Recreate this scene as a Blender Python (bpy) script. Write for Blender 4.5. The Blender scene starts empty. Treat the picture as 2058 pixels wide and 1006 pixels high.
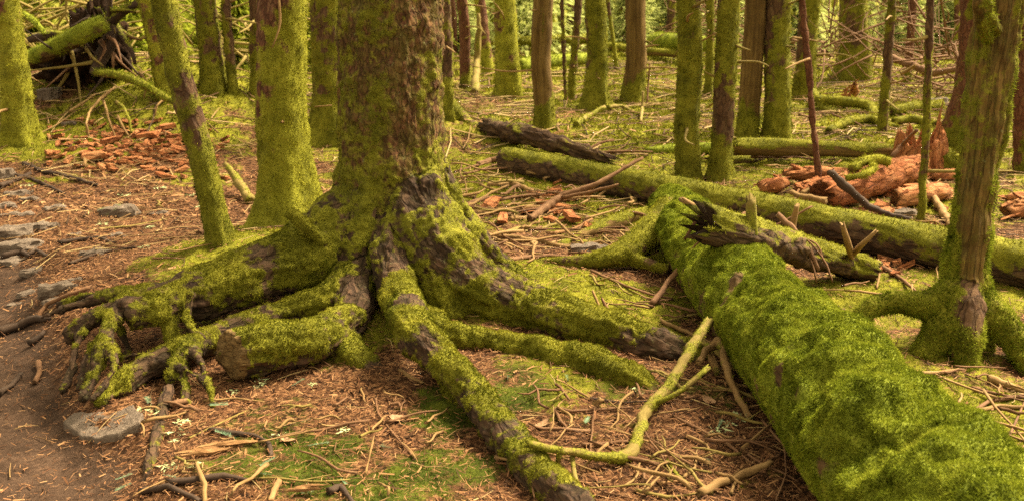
import bpy, math, random
import numpy as np
from mathutils import Vector, Matrix

# ------------------------------------------------------------------ camera, world, sun, exposure
H = 1.5
PITCH = math.radians(14.6)
F = 2000.0                      # focal length in pixels of the 2058 x 1006 photograph
CX, CY = 1029.0, 503.0
scene = bpy.context.scene
COL = scene.collection
cam_d = bpy.data.cameras.new('camera')
cam = bpy.data.objects.new('camera', cam_d)
COL.objects.link(cam)
cam.location = (0, 0, H)
cam.rotation_euler = (math.pi / 2 - PITCH, 0, 0)
cam_d.sensor_fit = 'HORIZONTAL'
cam_d.sensor_width = 36.0
cam_d.lens = 36.0 * F / 2058.0
cam_d.clip_end = 1000
cam_d.dof.use_dof = True
cam_d.dof.focus_distance = 4.2
cam_d.dof.aperture_fstop = 4.5
scene.camera = cam

SUN_EL, SUN_AZ = math.radians(54), math.radians(58)     # azimuth measured from +Y towards +X
world = bpy.data.worlds.new('World')
scene.world = world
world.use_nodes = True
wn, wl = world.node_tree.nodes, world.node_tree.links
bg = wn['Background']
sky = wn.new('ShaderNodeTexSky')
sky.sky_type = 'NISHITA'
sky.sun_disc = False
sky.sun_elevation = SUN_EL
sky.sun_rotation = SUN_AZ
sky.air_density = 1.0
sky.dust_density = 4.0
sky.ozone_density = 1.0
hs = wn.new('ShaderNodeHueSaturation')
hs.inputs['Saturation'].default_value = 0.12            # an even, pale overcast
wt = wn.new('ShaderNodeMix'); wt.data_type = 'RGBA'; wt.blend_type = 'MULTIPLY'
wt.inputs[0].default_value = 1.0
wt.inputs[7].default_value = (1.0, 0.86, 0.54, 1)       # warm light filtered by the crowns
wl.new(sky.outputs[0], hs.inputs['Color'])
wl.new(hs.outputs[0], wt.inputs[6])
wl.new(wt.outputs[2], bg.inputs['Color'])
bg.inputs['Strength'].default_value = 0.052
sun_d = bpy.data.lights.new('sun', 'SUN')
sun = bpy.data.objects.new('sun', sun_d)
COL.objects.link(sun)
sun_d.energy = 1.5
sun_d.angle = math.radians(18)
sun_d.color = (1.0, 0.87, 0.60)
sdir = Vector((math.cos(SUN_EL) * math.sin(SUN_AZ), math.cos(SUN_EL) * math.cos(SUN_AZ), math.sin(SUN_EL)))
sun.rotation_euler = (-sdir).to_track_quat('-Z', 'Y').to_euler()
scene.view_settings.view_transform = 'Standard'
scene.view_settings.look = 'None'
scene.view_settings.gamma = 1
scene.view_settings.exposure = 3.18
scene.render.engine = 'CYCLES'
scene.cycles.max_bounces = 4
scene.cycles.diffuse_bounces = 1
scene.cycles.use_denoising = False

# ------------------------------------------------------------------ numpy noise
_rs = np.random.RandomState(7)
PERM = _rs.permutation(256).astype(np.int64)
PERM = np.concatenate([PERM, PERM, PERM])
GR = _rs.normal(size=(256, 3)); GR /= np.linalg.norm(GR, axis=1)[:, None]
JT = _rs.rand(256, 3)

def pn(p):
    p = np.asarray(p, dtype=np.float64)
    i = np.floor(p).astype(np.int64); f = p - i
    i &= 255
    u = f * f * f * (f * (f * 6 - 15) + 10)
    r = 0
    for dx in (0, 1):
        for dy in (0, 1):
            for dz in (0, 1):
                h = PERM[PERM[PERM[(i[:, 0] + dx) & 255] + ((i[:, 1] + dy) & 255)] + ((i[:, 2] + dz) & 255)]
                g = GR[h]
                d = g[:, 0] * (f[:, 0] - dx) + g[:, 1] * (f[:, 1] - dy) + g[:, 2] * (f[:, 2] - dz)
                w = (u[:, 0] if dx else 1 - u[:, 0]) * (u[:, 1] if dy else 1 - u[:, 1]) * (u[:, 2] if dz else 1 - u[:, 2])
                r = r + d * w
    return r * 1.6

def fbm(p, oct=3, gain=.5):
    p = np.asarray(p, dtype=np.float64)
    a, r = 1.0, 0
    for k in range(oct):
        r = r + a * pn(p * (2.03 ** k) + 17.3 * k)
        a *= gain
    return r

def voro(p):
    i = np.floor(p).astype(np.int64); f = p - i
    f1 = np.full(len(p), 9.0); f2 = np.full(len(p), 9.0)
    cid = np.zeros(len(p), dtype=np.int64)
    for dx in (-1, 0, 1):
        for dy in (-1, 0, 1):
            for dz in (-1, 0, 1):
                h = PERM[PERM[PERM[(i[:, 0] + dx) & 255] + ((i[:, 1] + dy) & 255)] + ((i[:, 2] + dz) & 255)]
                q = JT[h] + np.array([dx, dy, dz]) - f
                d = np.sqrt((q * q).sum(1))
                near = d < f1
                f2 = np.where(near, f1, np.minimum(f2, d))
                cid = np.where(near, h, cid)
                f1 = np.minimum(f1, d)
    return f1, f2, cid

def sstep(a, b, x):
    t = np.clip((x - a) / (b - a), 0, 1)
    return t * t * (3 - 2 * t)

# ------------------------------------------------------------------ ground height and pixel -> place helpers
CP, SP = math.cos(PITCH), math.sin(PITCH)
BX = np.array([-0.1, -0.98, -1.38, -1.93, -2.42, -2.9, -3.4, -4.2])     # edge of the worn path
BY = np.array([1.0, 2.70, 3.30, 4.20, 5.10, 6.0, 7.0, 9.0])

def gauss(x, y, cx, cy, sx, sy):
    return np.exp(-0.5 * (((x - cx) / sx) ** 2 + ((y - cy) / sy) ** 2))

def path_mask(x, y):
    edge = np.interp(y, BY, BX)
    n = pn(np.stack([x * 1.7, y * 1.7, np.zeros_like(x) + 3.1], 1)) * .16
    return sstep(0.10, -0.30, x - edge + n) * sstep(6.6, 5.2, y)

def gz(x, y):
    x = np.atleast_1d(np.asarray(x, dtype=np.float64)); y = np.atleast_1d(np.asarray(y, dtype=np.float64))
    o = np.zeros_like(x)
    z = .035 * fbm(np.stack([x * .45, y * .45, o], 1), 2)
    z = z + .10 * gauss(x, y, -.62, 4.95, .9, .8)
    z = z + .17 * gauss(x, y, -1.45, 5.15, .75, .55)
    z = z - .06 * gauss(x, y, -1.45, 3.65, .5, .35)
    z = z - .13 * path_mask(x, y)
    z = z + .62 * gauss(x, y, -4.6, 11.2, 1.7, 1.3) + .25 * gauss(x, y, -3.2, 10.5, 1.5, 1.2)
    z = z + .20 * gauss(x, y, -.9, 10.0, .6, .8)
    far = sstep(6, 11, y)
    z = z + far * .07 * fbm(np.stack([x * .9, y * .9, o + 5], 1), 2) * sstep(200, 60, y)
    return z

def gzf(x, y):
    x = np.atleast_1d(np.asarray(x, dtype=np.float64)); y = np.atleast_1d(np.asarray(y, dtype=np.float64))
    o = np.zeros_like(x)
    z = gz(x, y) + .012 * fbm(np.stack([x * 4, y * 4, o + 9], 1), 3)
    return z

def ray(px, py):
    u, v = (px - CX) / F, -(py - CY) / F
    return np.array([u, CP + v * SP, -SP + v * CP])

def Zp(px, py, z):
    d = ray(px, py); t = (z - H) / d[2]
    return np.array([d[0] * t, d[1] * t, z])

def Yp(px, py, Y):
    d = ray(px, py); t = Y / d[1]
    return np.array([d[0] * t, Y, H + d[2] * t])

_FS = np.linspace(0, 1, 90)

def G(px, py, off=0.0):
    """where the ray through a pixel of the photograph meets the ground"""
    d = ray(px, py)
    if d[2] > -.012: return Zp(px, 20, 0)
    t0, t1 = (H - .95) / -d[2], (H + .35) / -d[2]
    p = d[None] * (t0 + (t1 - t0) * _FS)[:, None]
    h = H + p[:, 2] - gzf(p[:, 0], p[:, 1]) - off
    k = np.argmax(h < 0)
    if h[k] >= 0 or k == 0: return Zp(px, max(py, 20), 0)
    f = h[k - 1] / (h[k - 1] - h[k])
    q = p[k - 1] + (p[k] - p[k - 1]) * f
    return np.array([q[0], q[1], H + q[2]])

def depth(p):
    return p[1] * CP + (H - p[2]) * SP

def P4(t):
    """(px, py, radius in px, z or Y) -> point, radius"""
    px, py, r, v = t
    p = Yp(px, py, v) if v >= 2 else Zp(px, py, v)
    return p, r * depth(p) / F

# ------------------------------------------------------------------ meshes and objects
rng = np.random.RandomState(11)
random.seed(5)
NTRI = [0]

def mesh(name, V, Q=None, T=None, mat=None, attrs=None, smooth=True, normals=None):
    me = bpy.data.meshes.new(name)
    V = np.asarray(V, dtype=np.float32)
    Q = np.zeros((0, 4), np.int32) if Q is None or len(Q) == 0 else np.asarray(Q, dtype=np.int32)
    T = np.zeros((0, 3), np.int32) if T is None or len(T) == 0 else np.asarray(T, dtype=np.int32)
    me.vertices.add(len(V)); me.vertices.foreach_set('co', V.ravel())
    me.loops.add(Q.size + T.size)
    me.loops.foreach_set('vertex_index', np.concatenate([Q.ravel(), T.ravel()]))
    st = np.concatenate([np.arange(len(Q)) * 4, Q.size + np.arange(len(T)) * 3]).astype(np.int32)
    me.polygons.add(len(st)); me.polygons.foreach_set('loop_start', st)
    me.polygons.foreach_set('use_smooth', np.full(len(st), smooth))
    me.update(calc_edges=True)
    for k, a in (attrs or {}).items():
        a = np.asarray(a, dtype=np.float32)
        if a.ndim == 1:
            me.attributes.new(k, 'FLOAT', 'POINT').data.foreach_set('value', a)
        else:
            me.attributes.new(k, 'FLOAT_VECTOR', 'POINT').data.foreach_set('vector', a.ravel())
    if mat: me.materials.append(mat)
    if normals is not None:
        me.normals_split_custom_set_from_vertices(np.asarray(normals, dtype=np.float32))
    NTRI[0] += len(Q) * 2 + len(T)
    return me

def link(name, me, parent=None, loc=(0, 0, 0)):
    o = bpy.data.objects.new(name, me)
    COL.objects.link(o)
    o.location = loc
    if parent is not None: o.parent = parent
    return o

def tag(o, label=None, cat=None, group=None, kind=None):
    if label: o['label'] = label
    if cat: o['category'] = cat
    if group: o['group'] = group
    if kind: o['kind'] = kind
    return o

def thing(name, label, cat, loc, group=None):
    o = bpy.data.objects.new(name, None)
    o.empty_display_size = .1
    COL.objects.link(o)
    o.location = loc
    return tag(o, label, cat, group)

def part(name, parent, g, mat, **kw):
    """geometry dict in world space -> child mesh"""
    loc = np.array(parent.location) if parent is not None else np.zeros(3)
    q = parent
    while q is not None and q.parent is not None:
        q = q.parent; loc = loc + np.array(q.location)
    return link(name, mesh(name, g['V'] - loc, g.get('Q'), g.get('T'), mat, g.get('A'), g.get('smooth', True), g.get('N')), parent)

def solo(name, g, mat, label, cat, group=None, kind=None, base=None):
    base = g['V'].mean(0) if base is None else base
    o = link(name, mesh(name, g['V'] - base, g.get('Q'), g.get('T'), mat, g.get('A'), g.get('smooth', True)), None, base)
    return tag(o, label, cat, group, kind)

def merge(gs):
    V, Q, T, A, n = [], [], [], {}, 0
    keys = set(k for g in gs for k in g.get('A', {}))
    for g in gs:
        V.append(g['V'])
        if g.get('Q') is not None and len(g['Q']): Q.append(np.asarray(g['Q']) + n)
        if g.get('T') is not None and len(g['T']): T.append(np.asarray(g['T']) + n)
        for k in keys:
            a = g['A'].get(k)
            A.setdefault(k, []).append(a if a is not None else np.zeros(len(g['V'])))
        n += len(g['V'])
    return dict(V=np.concatenate(V), Q=np.concatenate(Q) if Q else None, T=np.concatenate(T) if T else None,
                A={k: np.concatenate(v) for k, v in A.items()}, smooth=gs[0].get('smooth', True))

def tris_of(g):
    t = []
    if g.get('Q') is not None and len(g['Q']):
        q = np.asarray(g['Q']); t += [q[:, [0, 1, 2]], q[:, [0, 2, 3]]]
    if g.get('T') is not None and len(g['T']): t.append(np.asarray(g['T']))
    return np.concatenate(t)

def vnormals(V, T):
    n = np.cross(V[T[:, 1]] - V[T[:, 0]], V[T[:, 2]] - V[T[:, 0]])
    N = np.zeros_like(V)
    for k in range(3):
        for c in range(3):
            N[:, c] += np.bincount(T[:, k], n[:, c], len(V))
    return N / (np.linalg.norm(N, axis=1)[:, None] + 1e-12)

TENSION = [1.0]

def resample(P, R, step):
    P = np.asarray(P, float); R = np.asarray(R, float)
    if len(P) > 2:
        pts, rad = [], []
        E = np.concatenate([[2 * P[0] - P[1]], P, [2 * P[-1] - P[-2]]])
        for i in range(len(P) - 1):
            a, b, c, d = E[i:i + 4]
            n = max(2, int(np.linalg.norm(c - b) / step) + 1)
            t = (np.arange(n) / n)[:, None]
            k = TENSION[0]
            cr = .5 * (2 * b + (c - a) * t + (2 * a - 5 * b + 4 * c - d) * t ** 2 + (3 * b - a - 3 * c + d) * t ** 3)
            pts.append(cr * k + (b + (c - b) * t) * (1 - k))
            rad.append(R[i] + (R[i + 1] - R[i]) * t[:, 0])
        return np.concatenate(pts + [P[-1:]]), np.concatenate(rad + [R[-1:]])
    n = max(2, int(np.linalg.norm(P[1] - P[0]) / step) + 1)
    t = np.linspace(0, 1, n + 1)
    return P[0] + (P[1] - P[0]) * t[:, None], R[0] + (R[1] - R[0]) * t

def frames(P):
    T = np.gradient(P, axis=0); T /= np.linalg.norm(T, axis=1)[:, None] + 1e-12
    u = np.cross(T[0], [0.3, .2, 1.0] if abs(T[0][2]) < .9 else [1, 0, 0]); u /= np.linalg.norm(u)
    U = [u]
    for k in range(1, len(P)):
        u = U[-1] - T[k] * np.dot(U[-1], T[k]); u /= np.linalg.norm(u) + 1e-12
        U.append(u)
    U = np.array(U)
    return T, U, np.cross(T, U)

def tube(P, R, ns=8, step=.05, rough=.15, freq=6., seed=0, jag=(0, 0), lift=None, fine=0., smooth=True, jit=0.):
    P, R = resample(P, R, step)
    if jit:
        q_ = np.arange(len(P)) * step
        w_ = np.stack([pn(np.stack([q_ * 14, q_ * 0 + seed * .37, q_ * 0 + k_ * 5.], 1)) + .6 * pn(np.stack([q_ * 35, q_ * 0 + seed * .37, q_ * 0 + k_ * 7.], 1)) for k_ in range(3)], 1)
        P = P + w_ * (R * jit)[:, None]
        R = R * (1 + .22 * np.maximum(0, pn(np.stack([q_ * 30, q_ * 0 + seed * .7, q_ * 0 + 2.], 1))))
    if lift is not None:
        P = P.copy(); P[:, 2] = P[:, 2] + lift
    T, U, W = frames(P)
    s = np.concatenate([[0], np.cumsum(np.linalg.norm(np.diff(P, axis=0), axis=1))])
    th = np.linspace(0, 2 * np.pi, ns, endpoint=False)
    c, sn = np.cos(th), np.sin(th)
    nr = len(P)
    ring = c[None, :, None] * U[:, None] + sn[None, :, None] * W[:, None]
    tc = np.stack([np.broadcast_to(c, (nr, ns)) * R[:, None], np.broadcast_to(sn, (nr, ns)) * R[:, None],
                   np.broadcast_to(s[:, None], (nr, ns))], -1).reshape(-1, 3) + seed * 1.37
    rr = R[:, None] * (1 + rough * fbm(tc * np.array([freq * 2, freq * 2, freq]), 2).reshape(nr, ns))
    if fine:
        rr = rr + fine * fbm(tc * np.array([45, 45, 8.]), 2).reshape(nr, ns)
    V = P[:, None] + ring * rr[..., None]
    r2 = np.random.RandomState(seed + 3)
    for e, k, sg in ((0, 0, -1), (1, -1, 1)):
        if jag[e]:
            V[k] += T[k] * (sg * jag[e] * (r2.rand(ns) - .3))[:, None]
    V = V.reshape(-1, 3)
    i = np.arange(nr - 1)[:, None] * ns; j = np.arange(ns)[None, :]; j2 = (j + 1) % ns
    Q = np.stack([i + j, i + j2, i + ns + j2, i + ns + j], -1).reshape(-1, 4)
    n = len(V)
    sunk = [.25 * R[0] if jag[0] else -.3 * R[0], .25 * R[-1] if jag[1] else -.3 * R[-1]]
    ends = np.array([P[0] + T[0] * sunk[0], P[-1] - T[-1] * sunk[1]])
    V = np.concatenate([V, ends])
    tc = np.concatenate([tc, [[0, 0, s[0]], [0, 0, s[-1]]]])
    jj = np.arange(ns); jj2 = (jj + 1) % ns
    T0 = np.stack([np.full(ns, n), jj2, jj], 1)
    o = (nr - 1) * ns
    T1 = np.stack([np.full(ns, n + 1), o + jj, o + jj2], 1)
    endm = np.zeros(len(V)); endm[n:] = 1
    return dict(V=V, Q=Q, T=np.concatenate([T0, T1]), A=dict(tc=tc, moss=np.zeros(len(V)), cut=endm), smooth=smooth)

def fuzz(g, mask, dens, L, W, seed=0, hang=.0, up=.3, spread=.7, view_cut=True, lv=.5, nmax=400000, cush=None):
    """many small moss leaves standing on a surface where mask is high"""
    r = np.random.RandomState(seed + 100)
    T = tris_of(g); V = g['V']
    N = vnormals(V, T)
    a, b, c = V[T[:, 0]], V[T[:, 1]], V[T[:, 2]]
    ar = .5 * np.linalg.norm(np.cross(b - a, c - a), axis=1)
    m = np.clip((mask[T].mean(1) - .35) / .35, 0, 1)
    w = ar * m
    if view_cut:
        cn = N[T].mean(1); cc = (a + b + c) / 3
        tv = np.array([0, 0, H]) - cc; tv /= np.linalg.norm(tv, axis=1)[:, None]
        w = w * np.where((cn * tv).sum(1) < -.35, .25, 1)
    cs = np.cumsum(w)
    n = min(nmax, int(cs[-1] * dens))
    if n < 3: return None
    k = np.searchsorted(cs, r.rand(n) * cs[-1]); k = np.minimum(k, len(T) - 1)
    u = r.rand(n, 1); v = r.rand(n, 1); fl = (u + v) > 1
    u = np.where(fl, 1 - u, u); v = np.where(fl, 1 - v, v)
    p = a[k] + (b - a)[k] * u + (c - a)[k] * v
    nn = N[T[k, 0]] * (1 - u - v) + N[T[k, 1]] * u + N[T[k, 2]] * v
    rd = r.normal(size=(n, 3))
    d = nn * .75 + rd * spread * .5 + np.array([0, 0, up - hang])
    d /= np.linalg.norm(d, axis=1)[:, None]
    sd = np.cross(d, r.normal(size=(n, 3))); sd /= np.linalg.norm(sd, axis=1)[:, None]
    clump = 1 + .45 * pn(p * 22) + .5 * pn(p * 55)
    ln = (L * (1 - lv + 2 * lv * r.rand(n)) * np.clip(clump, .3, 2))[:, None]
    wd = (W * (.7 + .6 * r.rand(n)))[:, None]
    p = p - nn * ln * .15
    tip = p + d * ln
    Vb = np.stack([p - sd * wd * .5, p + sd * wd * .5, tip], 1).reshape(-1, 3)
    rnd = np.repeat(r.rand(n), 3)
    return dict(V=Vb, T=np.arange(3 * n).reshape(-1, 3), A=dict(rnd=rnd), smooth=False)

# ------------------------------------------------------------------ materials
class NT:
    def __init__(s, name):
        s.m = bpy.data.materials.new(name); s.m.use_nodes = True
        s.t = s.m.node_tree; s.n = s.t.nodes; s.l = s.t.links
        s.n.clear(); s.out = s.n.new('ShaderNodeOutputMaterial')
    def node(s, kind, **kw):
        x = s.n.new('ShaderNode' + kind)
        for k, v in kw.items(): setattr(x, k, v)
        return x
    def put(s, sock, v):
        if isinstance(v, bpy.types.NodeSocket): s.l.new(v, sock)
        elif isinstance(v, tuple) and len(v) == 3 and sock.type == 'RGBA': sock.default_value = (*v, 1)
        else: sock.default_value = v
    def attr(s, name, vec=False):
        x = s.node('Attribute', attribute_name=name); return x.outputs['Vector' if vec else 'Fac']
    def pos(s):
        return s.node('NewGeometry').outputs['Position']
    def scale(s, vec, sc):
        x = s.node('VectorMath', operation='MULTIPLY'); s.put(x.inputs[0], vec); s.put(x.inputs[1], sc); return x.outputs[0]
    def noise(s, vec, sc, det=3, rough=.55):
        x = s.node('TexNoise'); s.put(x.inputs['Vector'], vec); x.inputs['Scale'].default_value = sc
        x.inputs['Detail'].default_value = det; x.inputs['Roughness'].default_value = rough
        return x.outputs['Fac']
    def voro(s, vec, sc, feature='F1', out='Distance'):
        x = s.node('TexVoronoi', feature=feature); s.put(x.inputs['Vector'], vec); x.inputs['Scale'].default_value = sc
        return x.outputs[out]
    def ramp(s, fac, stops):
        x = s.node('ValToRGB'); s.put(x.inputs[0], fac); e = x.color_ramp.elements
        e[0].position, e[0].color = stops[0][0], (*stops[0][1], 1)
        e[1].position, e[1].color = stops[-1][0], (*stops[-1][1], 1)
        for p, c in stops[1:-1]:
            y = e.new(p); y.color = (*c, 1)
        return x.outputs[0]
    def math(s, op, a, b=0., clamp=False):
        x = s.node('Math', operation=op, use_clamp=clamp); s.put(x.inputs[0], a); s.put(x.inputs[1], b); return x.outputs[0]
    def mapr(s, v, a, b, c=0., d=1.):
        x = s.node('MapRange', interpolation_type='SMOOTHSTEP'); s.put(x.inputs[0], v)
        for k, q in zip((1, 2, 3, 4), (a, b, c, d)): x.inputs[k].default_value = q
        return x.outputs[0]
    def mix(s, f, a, b, blend='MIX'):
        x = s.node('Mix', data_type='RGBA', blend_type=blend)
        s.put(x.inputs[0], f); s.put(x.inputs[6], a); s.put(x.inputs[7], b); return x.outputs[2]
    def bump(s, h, strength, dist, normal=None):
        x = s.node('Bump'); x.inputs['Strength'].default_value = strength; x.inputs['Distance'].default_value = dist
        s.put(x.inputs['Height'], h)
        if normal is not None: s.put(x.inputs['Normal'], normal)
        return x.outputs[0]
    def done(s, col, rough=.9, normal=None, spec=.2):
        b = s.node('BsdfPrincipled'); s.put(b.inputs['Base Color'], col); s.put(b.inputs['Roughness'], rough)
        b.inputs['Specular IOR Level'].default_value = spec
        if normal is not None: s.put(b.inputs['Normal'], normal)
        s.l.new(b.outputs[0], s.out.inputs[0])
        return s.m

MOSS_Y = ((.0, (.042, .038, .006)), (.3, (.135, .132, .012)), (.6, (.285, .275, .024)), (1., (.44, .40, .065)))
MOSS_G = ((.0, (.030, .040, .005)), (.3, (.105, .130, .011)), (.6, (.225, .255, .022)), (1., (.38, .39, .050)))
MOSS_O = ((.0, (.026, .024, .004)), (.3, (.088, .086, .008)), (.6, (.195, .185, .016)), (1., (.36, .32, .042)))

def moss_leaf(name, stops, vary=0.):
    s = NT(name)
    n = s.noise(s.pos(), 9., 3, .6)
    f = s.math('ADD', s.math('MULTIPLY', s.attr('rnd'), .42), s.math('MULTIPLY', s.mapr(n, .3, .7), .58))
    col = s.ramp(f, stops)
    if vary:
        hv = s.mapr(s.noise(s.pos(), 3.3, 4, .65), .46, .66)
        col = s.mix(s.math('MULTIPLY', hv, vary), col, s.ramp(f, ((.0, (.018, .026, .004)), (.4, (.060, .078, .008)), (1., (.17, .19, .022)))))
        hb = s.mapr(s.noise(s.scale(s.pos(), (1, 1, 1.2)), 5.1, 4, .7), .56, .72)
        col = s.mix(s.math('MULTIPLY', hb, vary * .8), col, s.ramp(f, ((.0, (.030, .018, .006)), (.5, (.11, .070, .018)), (1., (.25, .17, .05)))))
    d = s.node('BsdfDiffuse'); s.put(d.inputs[0], col)
    t = s.node('BsdfTranslucent'); s.put(t.inputs[0], col)
    x = s.node('MixShader'); x.inputs[0].default_value = .3
    s.l.new(d.outputs[0], x.inputs[1]); s.l.new(t.outputs[0], x.inputs[2]); s.l.new(x.outputs[0], s.out.inputs[0])
    return s.m

def bark(name, stops, moss, plate=22., stretch=.35, edge=.6, lichen=.0, mossn=.5, soft=0., film=0.):
    """scaly bark or weathered wood with a moss cover driven by the moss attribute"""
    s = NT(name)
    tc = s.attr('tc', True)
    v = s.scale(tc, (1, 1, stretch))
    w = s.node('TexNoise'); s.put(w.inputs['Vector'], v); w.inputs['Scale'].default_value = plate * .55; w.inputs['Detail'].default_value = 3
    vd = s.node('VectorMath', operation='ADD'); s.put(vd.inputs[0], v); s.put(vd.inputs[1], s.scale(w.outputs['Color'], (1.6 / plate, 1.6 / plate, 2.2 / plate)))
    v = vd.outputs[0]
    n1 = s.noise(v, plate * .7, 5, .65)
    n2 = s.noise(v, plate * 4, 4, .6)
    big = s.noise(s.pos(), 5., 3)
    ve = s.voro(v, plate, 'DISTANCE_TO_EDGE')
    crack = s.mapr(s.math('ADD', ve, s.math('MULTIPLY', s.math('SUBTRACT', n2, .5), .25)), 0., .14)
    f = s.math('ADD', s.math('MULTIPLY', n1, .55), s.math('ADD', s.math('MULTIPLY', n2, .3), s.math('MULTIPLY', big, .25)))
    col = s.ramp(s.math('SUBTRACT', f, .05), stops)
    if edge: col = s.mix(s.math('MULTIPLY', s.math('SUBTRACT', 1., crack), edge), col, stops[0][1])
    if lichen:
        ln = s.mapr(s.noise(s.pos(), 38., 4, .7), .60, .68)
        ln = s.math('MULTIPLY', ln, s.mapr(s.noise(s.pos(), 4., 2), .42, .6))
        col = s.mix(s.math('MULTIPLY', ln, lichen), col, (.27, .29, .13))
    mn = s.noise(s.pos(), 30., 5, .7)
    mm = s.mapr(s.math('ADD', s.attr('moss'), s.math('MULTIPLY', s.math('SUBTRACT', mn, .5), mossn)), .40 - soft, .56 + soft)
    mf = s.noise(s.pos(), 120., 4, .7)
    if film:
        col = s.mix(s.math('MULTIPLY', s.mapr(s.noise(s.pos(), 16., 5, .75), .35, .65), film), col, s.ramp(mf, ((.3, (.050, .040, .008)), (.7, (.17, .145, .03)))))
    mp = s.noise(s.pos(), 7., 3, .6)
    mcol = s.ramp(s.math('ADD', s.math('MULTIPLY', mf, .5), s.math('MULTIPLY', mp, .5)), [(.25 + .5 * p, c) for p, c in moss])
    h1 = s.math('ADD', s.math('MULTIPLY', n1, .6), s.math('ADD', s.math('MULTIPLY', n2, .35), s.math('MULTIPLY', crack, .5 * (1 if edge else 0))))
    h = s.node('Mix', data_type='FLOAT'); s.put(h.inputs[0], mm); s.put(h.inputs[2], h1); s.put(h.inputs[3], s.math('ADD', mf, s.math('MULTIPLY', mn, .8)))
    nr = s.bump(h.outputs[0], .9, .012)
    ccol = s.ramp(s.noise(s.scale(s.pos(), (1, 1, 6)), 40., 4, .7), ((.3, (.055, .030, .012)), (.7, (.24, .15, .06))))
    return s.done(s.mix(s.attr('cut'), s.mix(mm, col, mcol), ccol), .92, nr, .15)

def wood(name, stops, gs=30., stretch=.08, dist=.006, cutc=None, moss=None):
    s = NT(name)
    v = s.scale(s.attr('tc', True), (1, 1, stretch))
    n1 = s.noise(v, gs, 5, .7); n2 = s.noise(s.pos(), 14., 4, .6)
    col = s.ramp(s.math('ADD', s.math('MULTIPLY', n1, .6), s.math('MULTIPLY', n2, .4)), stops)
    if cutc: col = s.mix(s.attr('cut'), col, cutc)
    h = n1
    if moss:
        mn = s.noise(s.pos(), 30., 5, .7)
        mm = s.mapr(s.math('ADD', s.attr('moss'), s.math('MULTIPLY', s.math('SUBTRACT', mn, .5), .6)), .40, .56)
        mf = s.noise(s.pos(), 120., 4, .7)
        col = s.mix(mm, col, s.ramp(mf, [(.25 + .5 * p, c) for p, c in moss]))
        h = s.math('ADD', n1, s.math('MULTIPLY', s.math('MULTIPLY', mm, mf), .8))
    return s.done(col, .85, s.bump(h, .8, dist), .2)

M = {}
M['moss_y'] = moss_leaf('yellow_moss', MOSS_Y, .18)
M['moss_g'] = moss_leaf('green_moss', MOSS_G, .22)
M['moss_o'] = moss_leaf('olive_moss', MOSS_O, .75)
M['moss_d'] = moss_leaf('dark_green_moss', ((.0, (.014, .022, .003)), (.35, (.045, .062, .006)), (.7, (.095, .120, .011)), (1., (.20, .21, .026))))
M['bark_main'] = bark('spruce_bark', ((.28, (.011, .005, .003)), (.44, (.065, .028, .015)), (.6, (.155, .066, .034)), (.78, (.27, .16, .085))), MOSS_O, 38., .45, .5, .9, 1.1, .12, .62)
M['bark_root'] = bark('root_bark', ((.28, (.010, .006, .005)), (.46, (.040, .023, .016)), (.62, (.105, .057, .037)), (.8, (.21, .13, .08))), MOSS_O, 28., .4, .5, .3, .8, .03, .12)
M['bark_y'] = bark('yellow_mossy_bark', ((.28, (.035, .016, .010)), (.5, (.13, .055, .032)), (.75, (.27, .17, .085))), MOSS_Y, 24., .5, .5, .3)
M['bark_g'] = bark('green_mossy_bark', ((.28, (.030, .016, .010)), (.5, (.095, .050, .028)), (.75, (.20, .13, .06))), MOSS_O, 20., .4, .5, .4)
M['bark_red'] = bark('red_mossy_bark', ((.28, (.045, .018, .010)), (.5, (.125, .050, .028)), (.75, (.21, .115, .06))), MOSS_O, 26., .5, .4, .3)
M['bark_log'] = bark('mossy_log_bark', ((.28, (.016, .010, .008)), (.5, (.075, .042, .026)), (.75, (.20, .13, .06))), MOSS_O, 18., .4, .6, .4)
M['bark_green'] = bark('lush_moss_bed', ((.28, (.022, .013, .008)), (.5, (.090, .052, .024)), (.75, (.23, .155, .06))), MOSS_G, 16., .4, .4, .2)
M['bare'] = bark('bare_weathered_wood', ((.30, (.030, .015, .006)), (.47, (.105, .062, .020)), (.62, (.19, .12, .042)), (.8, (.30, .195, .08))), MOSS_O, 40., .05, .0, .0, .6)
M['bark_right'] = bark('weathered_olive_bark', ((.30, (.018, .010, .004)), (.46, (.090, .050, .015)), (.6, (.19, .110, .034)), (.8, (.34, .21, .075))), MOSS_O, 30., .10, .45, .5, 1.0, .06, .5)
M['wood_tan'] = wood('tan_stick', ((.2, (.085, .045, .018)), (.5, (.23, .135, .054)), (.8, (.37, .25, .115))), cutc=(.42, .27, .12), moss=MOSS_O)
M['wood_brown'] = wood('brown_stick', ((.2, (.055, .026, .014)), (.5, (.15, .075, .038)), (.8, (.28, .165, .085))), moss=MOSS_O)
M['wood_dark'] = wood('dark_stick', ((.2, (.016, .011, .009)), (.5, (.050, .030, .021)), (.8, (.12, .075, .050))), moss=MOSS_O)
M['wood_moss'] = wood('mossy_stick', ((.2, (.07, .045, .014)), (.5, (.20, .145, .040)), (.8, (.33, .25, .085))), moss=MOSS_O)
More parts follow.
